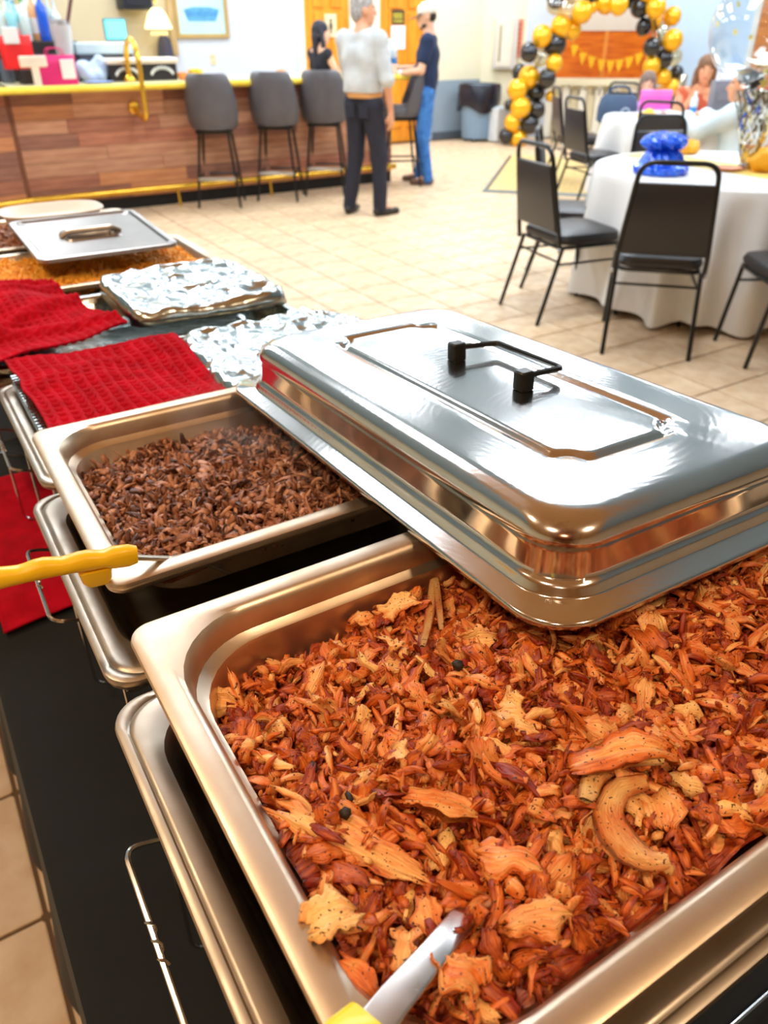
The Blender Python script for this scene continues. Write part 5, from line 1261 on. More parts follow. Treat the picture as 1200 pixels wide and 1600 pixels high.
# ------------------------------------------------------------------ people
def vv(*a): return np.array(a, float)
SKIN = {'tan': M('skin_tan', (226, 160, 122), 0.5, var=0.06, scale=20), 'light': M('skin_light', (240, 184, 150), 0.5, var=0.06, scale=20), 'warm': M('skin_warm', (232, 160, 116), 0.5, var=0.06, scale=20)}
LIP = M('lips', (206, 112, 100), 0.45); BROW = M('brow', (60, 42, 34), 0.7); EYEW = M('eye_white', (240, 238, 234), 0.3); EYED = M('eye_iris', (46, 30, 22), 0.2)
def stand_pose(**k):
    J = dict(pel=(0, 0, .95), chest=(0, -.015, 1.27), nb=(0, -.02, 1.46), head=(0, .01, 1.635), hyaw=0, hpit=0, hrol=0,
             shL=(-.185, -.02, 1.42), shR=(.185, -.02, 1.42), elL=(-.245, -.06, 1.14), elR=(.245, -.06, 1.14), wrL=(-.25, .02, .89), wrR=(.25, .02, .89),
             hipL=(-.09, 0, .93), hipR=(.09, 0, .93), knL=(-.11, .015, .51), knR=(.11, .015, .51), anL=(-.125, -.03, .085), anR=(.125, -.03, .085), toeL=(-.15, .13, .03), toeR=(.15, .13, .03),
             hdL=(0, .12, -1), hdR=(0, .12, -1), pnL=(1, 0, 0), pnR=(-1, 0, 0), curl=0.5)
    J.update(k); return J
def seat_pose(zs=0.49, **k):
    J = stand_pose(pel=(0, -.05, zs+.08), chest=(0, .0, zs+.40), nb=(0, .0, zs+.57), head=(0, .04, zs+.73),
                   shL=(-.175, .0, zs+.53), shR=(.175, .0, zs+.53), elL=(-.22, .12, zs+.28), elR=(.22, .12, zs+.28), wrL=(-.12, .34, zs+.32), wrR=(.12, .34, zs+.32),
                   hipL=(-.09, -.03, zs+.07), hipR=(.09, -.03, zs+.07), knL=(-.11, .38, zs+.06), knR=(.11, .38, zs+.06), anL=(-.11, .36, .085), anR=(.11, .36, .085), toeL=(-.12, .52, .03), toeR=(.12, .52, .03), hdL=(.3, 1, -.1), hdR=(-.3, 1, -.1), pnL=(0, 0, -1), pnR=(0, 0, -1))
    J.update(k); return J
def rot_head(J):
    return np.array(Euler((J['hpit'], J['hrol'], J['hyaw']), 'XYZ').to_matrix())
def head_prims(J, g):
    R = rot_head(J); c = vv(*J['head']); f = lambda *p: tuple(c+R@(vv(*p)*g))
    P = [('e', f(0, -.012, .03), (.076*g, .096*g, .092*g), R, .02), ('e', f(0, .028, -.035), (.060*g, .068*g, .078*g), R, .03), ('e', f(0, .055, -.085), (.032*g, .028*g, .026*g), R, .03),
         ('c', f(0, .09, .02), .009*g, f(0, .108, -.022), .014*g, .008), ('e', f(0.078, -.01, -.01), (.012*g, .022*g, .032*g), R, .006), ('e', f(-.078, -.01, -.01), (.012*g, .022*g, .032*g), R, .006),
         ('c', f(-.04, .083, .028), .008*g, f(.04, .083, .028), .008*g, .012), ('c', f(-.018, .092, -.055), .008*g, f(.018, .092, -.055), .008*g, .008),
         ('s', f(.032, .098, .008), (.016*g, .012*g, .010*g), R), ('s', f(-.032, .098, .008), (.016*g, .012*g, .010*g), R)]
    return P, R, c
def hand_prims(w, d, n, g, curl):
    d = vv(*d); d /= np.linalg.norm(d); n = vv(*n); n = n-d*n.dot(d); n /= np.linalg.norm(n); s = np.cross(d, n); w = vv(*w); P = []
    pc = w+d*.045*g
    for q in (-.024, -.008, .008, .024): P.append(('c', tuple(w+d*.012*g+s*q*.7*g), .015*g, tuple(w+d*.085*g+s*q*g), .0125*g, .012))
    for q, L in ((-.027, .066), (-.009, .078), (.009, .073), (.027, .056)):
        b = w+d*.085*g+s*q*g; a1 = curl*.55; a2 = curl*1.3
        d1 = d*math.cos(a1)+n*math.sin(a1); d2 = d*math.cos(a2)+n*math.sin(a2); m = b+d1*L*.5*g; e = m+d2*L*.5*g
        P += [('c', tuple(b), .0098*g, tuple(m), .009*g, .004), ('c', tuple(m), .009*g, tuple(e), .0078*g, .004)]
    side = -1
    b = w+d*.028*g+s*side*.026*g; m = b+(d*.75+s*side*.6+n*.35)*.036*g; e = m+(d*.95+n*.35)*.03*g
    P += [('c', tuple(b), .013*g, tuple(m), .011*g, .008), ('c', tuple(m), .011*g, tuple(e), .009*g, .006)]
    return P
def body_prims(J, g, fem=False):
    p = lambda k: vv(*J[k]); P = []
    wch = .062 if fem else .078
    across = (p('shR')-p('shL')); across /= np.linalg.norm(across); hac = (p('hipR')-p('hipL')); hac /= np.linalg.norm(hac)
    wai = p('pel')*.55+p('chest')*.45
    for s in (-1, 1):
        P += [('c', p('pel')+hac*s*.065*g, .098*g, wai+across*s*.05*g, (.082 if fem else .098)*g, .05), ('c', wai+across*s*.05*g, (.082 if fem else .098)*g, p('chest')+across*s*wch*g, .1*g, .05)]
    for a in 'LR':
        P += [('c', p('chest')+(p('sh'+a)-p('chest'))*.35, .095*g, p('sh'+a), .056*g, .04), ('c', p('nb'), .052*g, p('sh'+a), .045*g, .04),
              ('c', p('sh'+a), (.048 if fem else .056)*g, p('el'+a), .040*g, .02), ('c', p('el'+a), .039*g, p('wr'+a), .026*g, .015),
              ('c', p('hip'+a), .088*g, p('kn'+a), .056*g, .03), ('c', p('kn'+a), .055*g, p('an'+a), .037*g, .02), ('c', p('an'+a), .036*g, p('toe'+a), .026*g, .02)]
        P += hand_prims(J['wr'+a], J['hd'+a], J['pn'+a], g, J['curl'])
    hp, R, c = head_prims(J, g)
    nk = c+R@(vv(0, -.02, -.06)*g); P.append(('c', p('nb')-vv(0, 0, .02), .058*g, nk, .05*g, .03))
    return P, hp, R, c
def person(label, loc, rz, J, g=1.0, skin='tan', shirt=None, pants=None, shoes=None, hair=None, sleeve=0.9, fem=False, vox=0.009, extra=None, k_=1.0, brow=BROW, shirt_name='shirt', hem=-0.02, loose=0.012, group=None, deep=False, clipz=None):
    t = thing('person', label, 'person', loc, rz, group); t.scale = (k_, k_, k_)
    P, hp, R, c = body_prims(J, g, fem)
    def mf(ctr):
        q = (ctr-c)@R/g
        m = np.zeros(len(ctr), int)
        m[((q[:, 0]/.023)**2+((q[:, 2]+.056)/.0085)**2 < 1) & (q[:, 1] > .08)] = 1
        b = (np.abs(np.abs(q[:, 0])-.035) < .017) & (np.abs(q[:, 2]-.034+12*(np.abs(q[:, 0])-.032)**2) < .0042) & (q[:, 1] > .05); m[b] = 2
        return m
    sdf_obj('body', P+hp, [SKIN[skin], LIP, brow], t, vox, 0.015, None, mf)
    for s in (-1, 1):
        e = c+R@(vv(s*.032, .0755, .007)*g); mb = MB(); mb.ell((0, 0, 0), (.0125*g, .0105*g, .0062*g), 10, 7); o = mb.build('eye', EYEW, t, True, loc=e, rot=Matrix(R.tolist()).to_euler())
        mb = MB(); mb.ell((0, .0075*g, 0), (.0055*g, .0038*g, .0052*g), 8, 6); mb.build('iris', EYED, o)
    p = lambda k: vv(*J[k])
    wr = lambda f, a, q: (lambda x, y, z: a*vn(x*f, y*f, z*f*q, 3))
    across = (p('shR')-p('shL')); across /= np.linalg.norm(across); hac = (p('hipR')-p('hipL')); hac /= np.linalg.norm(hac); wai = p('pel')*.55+p('chest')*.45
    if shirt:
        L = loose; S = []; wch = .062 if fem else .078
        up = (p('chest')-p('pel')); up /= np.linalg.norm(up); low = p('pel')+up*hem
        for s in (-1, 1):
            S += [('c', low+hac*s*.068*g, (.098+L)*g, wai+across*s*.055*g, (.09+L+.008)*g, .05), ('c', wai+across*s*.055*g, (.09+L+.008)*g, p('chest')+across*s*wch*g, (.1+L)*g, .05)]
        for a in 'LR':
            S += [('c', p('chest')+(p('sh'+a)-p('chest'))*.35, (.095+L)*g, p('sh'+a)-vv(0, 0, .004), (.058+L)*g, .04)]
            if not deep: S += [('c', p('nb')-vv(0, 0, .012), (.055+L*.4)*g, p('sh'+a), (.047+L)*g, .04)]
            if sleeve > 0:
                e1 = p('sh'+a)+(p('el'+a)-p('sh'+a))*min(sleeve, 1); S.append(('c', p('sh'+a), (.058+L)*g, e1, (.045+L)*g, .02))
                if sleeve > 1: S.append(('c', p('el'+a), (.045+L)*g, p('el'+a)+(p('wr'+a)-p('el'+a))*(sleeve-1), (.036+L)*g, .02))
        w0 = wr(13, .009, .6); sdf_obj(shirt_name, S, shirt, t, vox, 0.02, w0 if clipz is None else (lambda x, y, z: w0(x, y, z)+np.where(z < clipz, 0.3, 0)))
    if pants:
        S = []
        for s, a in ((-1, 'L'), (1, 'R')):
            S += [('c', p('pel')+hac*s*.06*g+vv(0, 0, .03), .107*g, p('hip'+a), .104*g, .04), ('c', p('hip'+a), .104*g, p('kn'+a), .076*g, .02), ('c', p('kn'+a), .075*g, p('an'+a)+vv(0, 0, -.02), .062*g, .02)]
        sdf_obj('trousers', S, pants, t, vox, 0.012, wr(16, .006, .5))
    if shoes:
        for a in 'LR':
            an, to = p('an'+a), p('toe'+a); d = to-an; d[2] = 0; d /= np.linalg.norm(d); zb = to[2]
            S = [('c', tuple(an-d*.035+vv(0, 0, zb-an[2]+.012)), .040*g, tuple(an+d*.08+vv(0, 0, zb-an[2]+.006)), .040*g, .02), ('c', tuple(an+d*.08+vv(0, 0, zb-an[2]+.006)), .040*g, tuple(to+d*.02), .030*g, .02), ('c', tuple(an), .045*g, tuple(an+vv(0, 0, -.03)), .042*g, .02)]
            sdf_obj('shoe', S, shoes, t, vox, 0.01)
    if hair: hair(t, R, c, g)
    if extra: extra(t, J, R, c, g, p)
    return t
def hair_short(mat):
    def f(t, R, c, g):
        q = lambda *a: tuple(c+R@(vv(*a)*g))
        sdf_obj('hair', [('e', q(0, -.02, .045), (.083*g, .098*g, .090*g), R), ('e', q(0, -.055, -.01), (.074*g, .062*g, .085*g), R, .02), ('s', q(0, .105, -.03), (.095*g, .10*g, .10*g), R), ('s', q(.08, .03, -.06), (.03*g, .06*g, .06*g), R), ('s', q(-.08, .03, -.06), (.03*g, .06*g, .06*g), R)], mat, t, .007, .01, lambda x, y, z: .004*vn(x*60, y*60, z*25, 2))
    return f
def hair_long(mat, length=0.42, front=0.15, spread=0.0, part=0.0):
    def f(t, R, c, g):
        q = lambda *a: tuple(c+R@(vv(*a)*g))
        P = [('e', q(0, -.018, .042), (.088*g, .102*g, .094*g), R), ('e', q(0, -.055, -.03), (.082*g, .062*g, .10*g), R, .03)]
        b0 = c+R@(vv(0, -.07, -.04)*g)
        for s in (-1, 0, 1): P.append(('c', tuple(b0+R@(vv(s*.05, 0, 0)*g)), .042*g, tuple(b0+R@(vv(s*(.06+spread), -.01, 0)*g)+vv(0, 0, -length*g)), .024*g, .03))
        for s in (-1, 1): P.append(('c', q(s*.075, .005, .01), .026*g, tuple(c+R@(vv(s*(.088+spread), .03, 0)*g)+vv(0, 0, -front*g)), .026*g, .02))
        P += [('s', q(0, .125, -.045), (.068*g, .10*g, .10*g), R)]
        sdf_obj('hair', P, mat, t, .008, .015, lambda x, y, z: .004*np.sin(x*160+3*vn(x*10, y*10, z*6, 1))+0.003*vn(x*50, y*50, z*12, 2))
    return f
def face_dir(deg): return math.radians(deg-90)

# the man in the grey shirt
greyhair = M('hair_grey', (190, 186, 184), 0.7, col2=(128, 122, 118), scale=60)
def belt(t, J, R, c, g, p):
    mb = MB(); mb.loft([[(0.178*s*math.cos(a), -0.0+0.125*s*math.sin(a), z) for a in [2*math.pi*k/40 for k in range(40)]] for s, z in ((0.98, 0.985), (1.0, 0.988), (1.0, 1.03), (0.98, 1.034))], 0, True, True); mb.build('belt', M('belt_tan', (214, 150, 84), 0.45), t)
    for s in (-1, 1): MB().bev(s*0.075-0.05, s*0.075+0.05, -0.116, -0.10, 0.83, 0.94, 0.008).build('back_pocket', M('jean_dark', (34, 34, 48), 0.8, var=0.2, scale=40), t)
mp = (atz(542, 335, 0)+atz(600, 335, 0))/2
person('man in a light grey shirt with rolled sleeves, tan belt and dark jeans', (mp.x, mp.y, 0), face_dir(22), stand_pose(hyaw=math.radians(-38), hpit=math.radians(-4), hrol=0, anL=(-.15, -.05, .085), toeL=(-.19, .10, .03), anR=(.15, .03, .085), toeR=(.21, .19, .03), knR=(.13, .05, .51), elR=(.26, -.02, 1.13), wrR=(.25, .06, .88), elL=(-.24, .08, 1.16), wrL=(-.12, .26, 1.1), hdL=(.6, 1, 0), pnL=(0, 0, -1)),
       1.0, 'tan', M('shirt_grey', (206, 208, 206), 0.8, col2=(186, 188, 188), scale=6), M('jean_dark', (34, 34, 48), 0.8, var=0.2, scale=40), M('shoe_black', (40, 32, 28), 0.4), hair_short(greyhair), 1.05, loose=.018, extra=belt, hem=0.085, clipz=1.025, k_=0.955, brow=M('brow_grey', (150, 140, 134), 0.7))
# the man in the cap
def cap(t, J, R, c, g, p):
    q = lambda *a: tuple(c+R@(vv(*a)*g)); cw = M('cap_white', (244, 240, 226), 0.8)
    o = sdf_obj('cap', [('e', q(0, -.012, .055), (.090*g, .108*g, .085*g), R), ('s', q(0, 0, -.062), (.2, .2, .10*g), R)], cw, t, .007, .01)
    mb = MB(); L = []
    for z0 in (0.003, -0.005):
        L.append([tuple(c+R@(vv(.084*math.cos(a)*(1.0), .055+.135*math.sin(a), .050+z0-.055*math.sin(a)-.018*math.cos(a)**2)*g)) for a in np.linspace(0, math.pi, 16)])
    mb.loft([L[1], L[0]], 0, True, True); mb.build('brim', M('cap_brim', (66, 70, 84), 0.8), o)
    sdf_obj('beard', [('e', q(0, .050, -.088), (.040*g, .038*g, .029*g), R), ('e', q(0, .028, -.07), (.061*g, .05*g, .04*g), R), ('s', q(0, .03, -.02), (.09*g, .09*g, .05*g), R)], M('beard', (70, 50, 42), 0.8), t, .006, .01)
    sdf_obj('hair', [('e', q(0, -.042, .0), (.0765*g, .068*g, .06*g), R)], M('hair_dark', (44, 32, 28), 0.7), t, .008, .01)
    w = p('wrL'); e = p('elL'); d = (w-e)/np.linalg.norm(w-e); mb = MB(); mb.tube([tuple(w-d*.045), tuple(w-d*.015)], .036, 14); mb.build('wrist_band', M('band_white', (214, 220, 236), 0.5), t)
mp = (atz(655, 284, 0)+atz(668, 288, 0))/2
person('man in a navy t-shirt, white cap and blue jeans beside the orange door', (mp.x, mp.y, 0), face_dir(140), stand_pose(hyaw=math.radians(8), hpit=math.radians(-6), elL=(-.25, .03, 1.15), wrL=(-.19, .28, 1.12), elR=(.25, .06, 1.15), wrR=(.12, .32, 1.16), hdL=(.4, 1, .05), hdR=(-.3, 1, .1), pnL=(1, 0, 0.2), pnR=(-1, 0, .2), curl=0.9, anL=(-.11, -.06, .085), anR=(.11, .06, .085), toeR=(.13, .22, .03), toeL=(-.13, .10, .03)),
       0.985, 'light', M('tee_navy', (28, 44, 78), 0.85), M('jean_blue', (70, 132, 204), 0.85, col2=(44, 98, 172), scale=14), M('shoe_brown', (120, 88, 70), 0.6), None, 0.62, loose=.016, extra=cap, hem=0.0, k_=0.935)
# woman behind the bar
p_ = aty(501, 52, 8.45)
person('woman with long black hair in a black tank top behind the bar', (p_.x, 8.45, 0), face_dir(2), stand_pose(hyaw=math.radians(-32), elL=(-.22, .12, 1.2), wrL=(-.1, .3, 1.15), elR=(.24, .1, 1.18), wrR=(.1, .32, 1.15), hdL=(.3, 1, 0), hdR=(-.3, 1, 0), pnL=(0, 0, -1), pnR=(0, 0, -1)),
       1.02, 'light', M('tank_black', (26, 26, 38), 0.8), M('jean_dark', (34, 34, 48), 0.8), M('shoe_black', (40, 32, 28), 0.4), hair_long(M('hair_black', (34, 28, 44), 0.45, var=0.3, scale=60, stretch=(4, 4, 0.4)), 0.52, 0.2, 0.03), 0, True, shirt_name='tank_top', deep=True, k_=p_.z/1.635)
# at the far table
def ground(u, v, d):
    r = ray(u, v); k = d/math.hypot(r[0], r[1]); return Vector((r[0]*k, r[1]*k, H+r[2]*k))
def sit(label, u, v, d, g, face, **k):
    p = ground(u, v, d); J = k.pop('J', {}); J0 = seat_pose(**J)
    hd = vv(*J0['head']); a = face_dir(face); off = Vector((hd[0]*math.cos(a)-hd[1]*math.sin(a), hd[0]*math.sin(a)+hd[1]*math.cos(a), 0))
    zs = p.z-0.73
    J0 = seat_pose(zs, **J) if 'head' not in J else J0
    return person(label, (p.x-off.x, p.y-off.y, 0), a, J0, g, vox=0.0085, **k), p
fd = lambda p, c: math.degrees(math.atan2(c[1]-p[1], c[0]-p[0]))
pg = ground(1012, 132, 8.95)
gl_, pgirl = sit('girl in a lilac shirt holding up a pink box', 1012, 132, 8.95, 0.86, fd(pg, (T2[0]-0.5, T2[1]-0.6)), skin='light', shirt=M('shirt_lilac', (222, 178, 232), 0.8), pants=M('jean_mid', (90, 110, 150), 0.8), shoes=M('shoe_white', (230, 230, 230), 0.5), hair=hair_long(M('hair_lightbrown', (132, 108, 94), 0.6, var=0.25, scale=50, stretch=(3, 3, .5)), 0.22, 0.12), sleeve=0.6, fem=True,
          J=dict(hyaw=math.radians(-25), hpit=math.radians(-12), elL=(-.2, .14, .50), elR=(.2, .14, .50), wrL=(-.1, .27, .66), wrR=(.12, .27, .66), hdL=(.1, .5, 1), hdR=(-.1, .5, 1), pnL=(.3, 1, 0), pnR=(-.3, 1, 0)))
pw = ground(1103, 110, 9.1)
person_w, pw2 = sit('woman with long light brown hair in a coral top behind the grey gift bag', 1103, 110, 9.1, 1.0, fd(pw, (T2[0]-0.9, T2[1]-1.0)), skin='warm', shirt=M('top_coral', (206, 96, 60), 0.8), pants=M('jean_mid', (90, 110, 150), 0.8), shoes=M('shoe_white', (230, 230, 230), 0.5), hair=hair_long(M('hair_brown', (150, 104, 66), 0.55, col2=(96, 62, 40), scale=50, stretch=(3, 3, .5)), 0.34, 0.30, 0.02), sleeve=0, fem=True, deep=True, shirt_name='top',
          J=dict(hpit=math.radians(-6), elL=(-.24, .16, .62), elR=(.24, .16, .62), wrL=(-.08, .22, .84), wrR=(.10, .2, .86), hdL=(.4, .2, 1), hdR=(-.4, .2, 1), pnL=(0, 1, 0), pnR=(0, 1, 0), curl=1.0))
pdk = ground(1160, 135, 7.75)
def bun(t, J, R, c, g, p):
    q = lambda *a: tuple(c+R@(vv(*a)*g)); sdf_obj('hair_bun', [('e', q(.02, -.10, .06), (.05*g, .05*g, .045*g), R), ('e', q(-.02, -.11, .04), (.035*g, .035*g, .035*g), R)], M('hair_jet', (34, 26, 28), 0.5, var=0.3, scale=50), t, .008, .02)
person_d, pd2 = sit('person with a dark hair bun in a loose white shirt leaning on the table', 1160, 135, 7.75, 1.0, 105, skin='warm', shirt=M('shirt_white', (226, 238, 240), 0.8, col2=(206, 222, 226), scale=6), pants=M('jean_dark', (34, 34, 48), 0.8), shoes=M('shoe_black', (40, 32, 28), 0.4), hair=hair_short(M('hair_jet', (34, 26, 28), 0.5, var=0.3, scale=50)), sleeve=1.8, fem=True, loose=.03, extra=bun,
          J=dict(hyaw=math.radians(20), elL=(-.3, .22, .72), wrL=(-.16, .42, .80), elR=(.26, .2, .72), wrR=(.12, .4, .8)))
def hat(t, J, R, c, g, p):
    q = vv(*c)+R@(vv(0, -.01, .06)*g); hm = M('hat_white', (246, 244, 224), 0.7)
    mb = MB(); L = []
    for k, (r, z) in enumerate(((.19, .0), (.2, .006), (.19, .012), (.11, .012), (.098, .03), (.09, .09), (.07, .115), (.02, .10))):
        L.append([(r*math.cos(a), r*1.12*math.sin(a), z+(0.045*abs(math.cos(a))**3 if r > .15 else 0)+(-.012*abs(math.sin(a))**2 if r < .08 else 0)) for a in [2*math.pi*i/32 for i in range(32)]])
    mb.loft(L, 0, True, True); mb.build('cowboy_hat', hm, t, True, loc=q)
pr = ground(1196, 112, 9.6)
person_r, _ = sit('person in a red shirt and white wide brim hat beyond the table', 1196, 112, 9.6, 1.0, 215, skin='tan', shirt=M('shirt_red', (236, 30, 74), 0.8), pants=M('jean_mid', (90, 110, 150), 0.8), shoes=M('shoe_black', (40, 32, 28), 0.4), hair=hair_short(M('hair_dark', (44, 32, 28), 0.7)), sleeve=0.7, extra=hat, J=dict(elL=(-.24, .12, .62), elR=(.24, .12, .62)))
for P_, lab, f in ((pgirl, 'black banquet chair the girl in lilac sits on', fd(pg, (T2[0]-0.5, T2[1]-0.6))), (pw2, 'black banquet chair under the woman in the coral top', fd(pw, (T2[0]-0.9, T2[1]-1.0))), (pd2, 'black banquet chair under the person in the white shirt', 105), (pr, 'black banquet chair under the person in the red shirt', 215)):
    a = math.radians(f); o = chair(P_.x-0.08*math.cos(a), P_.y-0.08*math.sin(a), a-math.pi/2, lab)
    # lower seat for the shorter sitters
    zs = max(0.3, P_.z-0.73-0.02); o.scale = (1, 1, min(1.0, zs/0.49))

# ------------------------------------------------------------------ balloon arch
PA = atz(805, 228, 0.0); NA = Vector((0.525, 0.851, 0))
goldb = M('balloon_gold', (250, 186, 20), 0.22, 0.35, var=0.05, coat=0.5); blackb = M('balloon_black', (24, 24, 28), 0.15, var=0.1, coat=0.6); clearb = M('balloon_clear', (236, 226, 206), 0.12, 0.0, var=0.04, trans=0.75, ior=1.05)
def thin_film(name, tint, base, gloss):
    m = bpy.data.materials.new(name); m.use_nodes = True; nt = m.node_tree; N = nt.nodes; L = nt.links; N.remove(N['Principled BSDF']); out = N['Material Output']
    tr = N.new('ShaderNodeBsdfTransparent'); tr.inputs[0].default_value = rgb(*tint); gs = N.new('ShaderNodeBsdfGlossy'); gs.inputs[0].default_value = (1, 1, 1, 1); gs.inputs['Roughness'].default_value = 0.06
    lw = N.new('ShaderNodeLayerWeight'); lw.inputs[0].default_value = 0.35; nz = N.new('ShaderNodeTexNoise'); nz.inputs['Scale'].default_value = 4
    mr = N.new('ShaderNodeMath'); mr.operation = 'MULTIPLY_ADD'; L.new(lw.outputs['Facing'], mr.inputs[0]); mr.inputs[1].default_value = gloss; mr.inputs[2].default_value = base
    mx = N.new('ShaderNodeMixShader'); L.new(mr.outputs[0], mx.inputs[0]); L.new(tr.outputs[0], mx.inputs[1]); L.new(gs.outputs[0], mx.inputs[2]); L.new(mx.outputs[0], out.inputs[0]); return m
clearb = thin_film('balloon_clear_skin', (246, 236, 206), 0.12, 0.5)
BL = dict(G=goldb, K=blackb, C=clearb)
bmesh_ = {}
for kx, m in BL.items():
    mb = MB(); pf = [(0.012, -1.22), (0.05, -1.2), (0.03, -1.13), (0.12, -1.06)]
    for k in range(1, 15):
        a = -math.pi/2+math.pi*k/15; r = math.cos(a); z = math.sin(a)*(1.08 if a < 0 else 0.98); pf.append((r*(1-0.05*(a < -0.6)), z))
    pf.append((0.05, 0.979)); mb.lathe(pf, 24); bmesh_[kx] = mb.mesh('balloon', m)
bl_list = [('G', 268, 225, 58), ('K', 350, 275, 66), ('K', 185, 325, 52), ('C', 262, 362, 48), ('G', 345, 395, 48), ('G', 185, 478, 60), ('K', 126, 450, 44), ('K', 298, 490, 52), ('G', 115, 560, 58), ('K', 232, 580, 50), ('G', 135, 670, 60), ('K', 238, 685, 46), ('G', 82, 765, 48), ('K', 190, 775, 56), ('G', 118, 865, 54), ('K', 42, 850, 44), ('G', 320, 600, 30), ('K', 66, 655, 30),
           ('G', 390, 160, 62), ('G', 455, 180, 54), ('G', 520, 75, 60), ('C', 432, 60, 58), ('C', 345, 35, 46), ('K', 350, -5, 50), ('G', 588, 40, 34), ('G', 665, 22, 54), ('G', 748, 28, 54), ('K', 572, -12, 40), ('C', 480, -20, 50), ('G', 640, -70, 56), ('K', 740, -70, 56), ('G', 830, -90, 54), ('K', 810, 10, 32),
           ('K', 882, 40, 58), ('K', 905, 165, 46), ('G', 980, 45, 58), ('G', 968, 135, 46), ('G', 1080, 102, 52), ('C', 1010, 210, 54), ('G', 1085, 250, 58), ('K', 955, 292, 50), ('K', 1030, 365, 52), ('K', 1106, 457, 42), ('G', 952, 412, 52), ('G', 1025, 480, 46), ('G', 1080, 550, 50), ('G', 1095, 640, 42), ('C', 1092, 355, 46), ('G', 920, -50, 54), ('K', 1000, -40, 50), ('G', 930, 300, 26), ('G', 1010, 590, 44), ('K', 1040, 690, 46), ('G', 1000, 740, 48), ('K', 1085, 760, 46)]
rbl = np.random.RandomState(3)
cname = {'G': 'shiny gold', 'K': 'glossy black', 'C': 'clear gold flecked'}
for kx, X, Y, Rr in bl_list:
    u, v = 780+X/4, Y/4; off = rbl.uniform(-0.12, 0.12)+(0.12 if Rr < 46 else 0); p = atplane(u, v, PA+NA*off, NA); dep = proj(p)[2]; r = Rr/4*dep/F*1.08
    o = bpy.data.objects.new('balloon', bmesh_[kx]); link(o); o.location = p; o.scale = (r, r, r*rbl.uniform(0.98, 1.06)); o.rotation_euler = (rbl.uniform(-0.9, 0.9), rbl.uniform(-0.9, 0.9), rbl.uniform(0, 6))
    side = 'on the bar side leg of the balloon arch' if X < 500 and Y > 130 else 'across the top of the balloon arch' if Y < 130 and X < 860 else 'on the arch leg beside the girl'
    tag(o, '%s balloon %s' % (cname[kx], side), 'balloon', '%s balloons %s' % (cname[kx], side))
pts = [atplane(780+x/4, y/4, PA, NA) for x, y in ((130, 900), (150, 700), (200, 480), (300, 280), (430, 120), (560, 20), (700, -40), (840, -30), (940, 60), (1010, 250), (1050, 450), (1060, 640), (1040, 800))]
pts[0].z = 0.03; pts = [Vector((pts[0].x, pts[0].y, 0.02))]+pts+[Vector((pts[-1].x, pts[-1].y, 0.02))]
mb = MB(); mb.tube(pts, 0.012, 8); o = mb.build('arch_frame', BLACKM(), None); tag(o, 'thin black tube frame carrying the balloon arch', 'frame')
def tinsel(name, label, c, h, r0, r1, n, mat, seed):
    rs_ = np.random.RandomState(seed); mb = MB()
    for k in range(n):
        a = rs_.uniform(0, 6.28); f = rs_.uniform(0.2, 1); w = 0.006; pts = []
        for q in range(7):
            t_ = q/6; rr = (r0+(r1-r0)*t_)*f; pts.append((rr*math.cos(a+0.5*math.sin(t_*7+k))+rs_.normal(0, 0.008), rr*math.sin(a+0.5*math.sin(t_*7+k))+rs_.normal(0, 0.008), h*t_))
        V = []; 
        for p in pts: V += [(p[0]-w*math.sin(a), p[1]+w*math.cos(a), p[2]), (p[0]+w*math.sin(a), p[1]-w*math.cos(a), p[2]+0.004)]
        mb.add(V, [(2*i, 2*i+1, 2*i+3, 2*i+2) for i in range(6)])
    t = thing(name, label, 'centrepiece', c); mb.build('foil_strands', mat, t, False); return t
silv = M('tinsel_silver', (226, 226, 220), 0.15, 1.0, col2=(200, 196, 180), scale=30)
p = atplane(866, 222, PA, NA); tinsel('foil_tassel', 'silver foil tassel at the foot of the balloon arch', (p.x, p.y, p.z), 0.35, 0.05, 0.09, 60, silv, 2)
p = atplane(1058, 168, PA, NA); tinsel('foil_tassel', 'silver foil tassel hanging on the arch leg beside the girl', (p.x, p.y, p.z), 0.4, 0.10, 0.06, 70, silv, 5)

# pennant string in front of the hatch
pen = thing('pennant_banner', 'string of small gold pennants hung before the orange hatch', 'banner', PD, math.atan2(DD.y, DD.x))
gp = M('pennant_gold', (252, 196, 30), 0.5); pv = [(897, 70), (910, 82), (924, 88), (939, 93), (953, 95), (967, 93), (982, 89), (997, 83), (1012, 74)]
pl_ = []
for u, v in pv:
    x, z = hw(u, v); pl_.append((x, -0.1, z)); 
    mb = MB(); mb.loft([[(x-0.055, y, z), (x+0.055, y, z), (x+0.03, y, z-0.09), (x, y, z-0.16), (x-0.03, y, z-0.09)] for y in (-0.103, -0.098)], 0, True, True); mb.build('pennant', gp, pen, False)
mb = MB(); mb.tube([(pl_[0][0]-0.15, -0.1, pl_[0][2]+0.15)]+pl_+[(pl_[-1][0]+0.15, -0.1, pl_[-1][2]+0.12)], 0.004, 5); mb.build('string', gp, pen)
# black script cut-out on the cream panelling
x0, z0 = hw(885, 138); x1, z1 = hw(965, 150)
scr = thing('script_banner', 'thin black script lettering strung before the cream panelling', 'banner', PD, math.atan2(DD.y, DD.x))
for n, (xa, xb) in enumerate(((x0, x0+0.35*(x1-x0)), (x0+0.45*(x1-x0), x1))):
    mb = MB(); pts = []
    for k in range(90):
        t_ = k/89; a = t_*(14 if n == 0 else 30); pts.append((xa+(xb-xa)*t_+0.03*math.sin(a), -0.09, z1+0.06+0.05*math.cos(a)*(1.6 if (n == 0 and t_ < 0.35) else 0.8)))
    mb.tube(pts, 0.006, 5); mb.build('lettering', M('script_ink', (70, 60, 44), 0.6), scr)

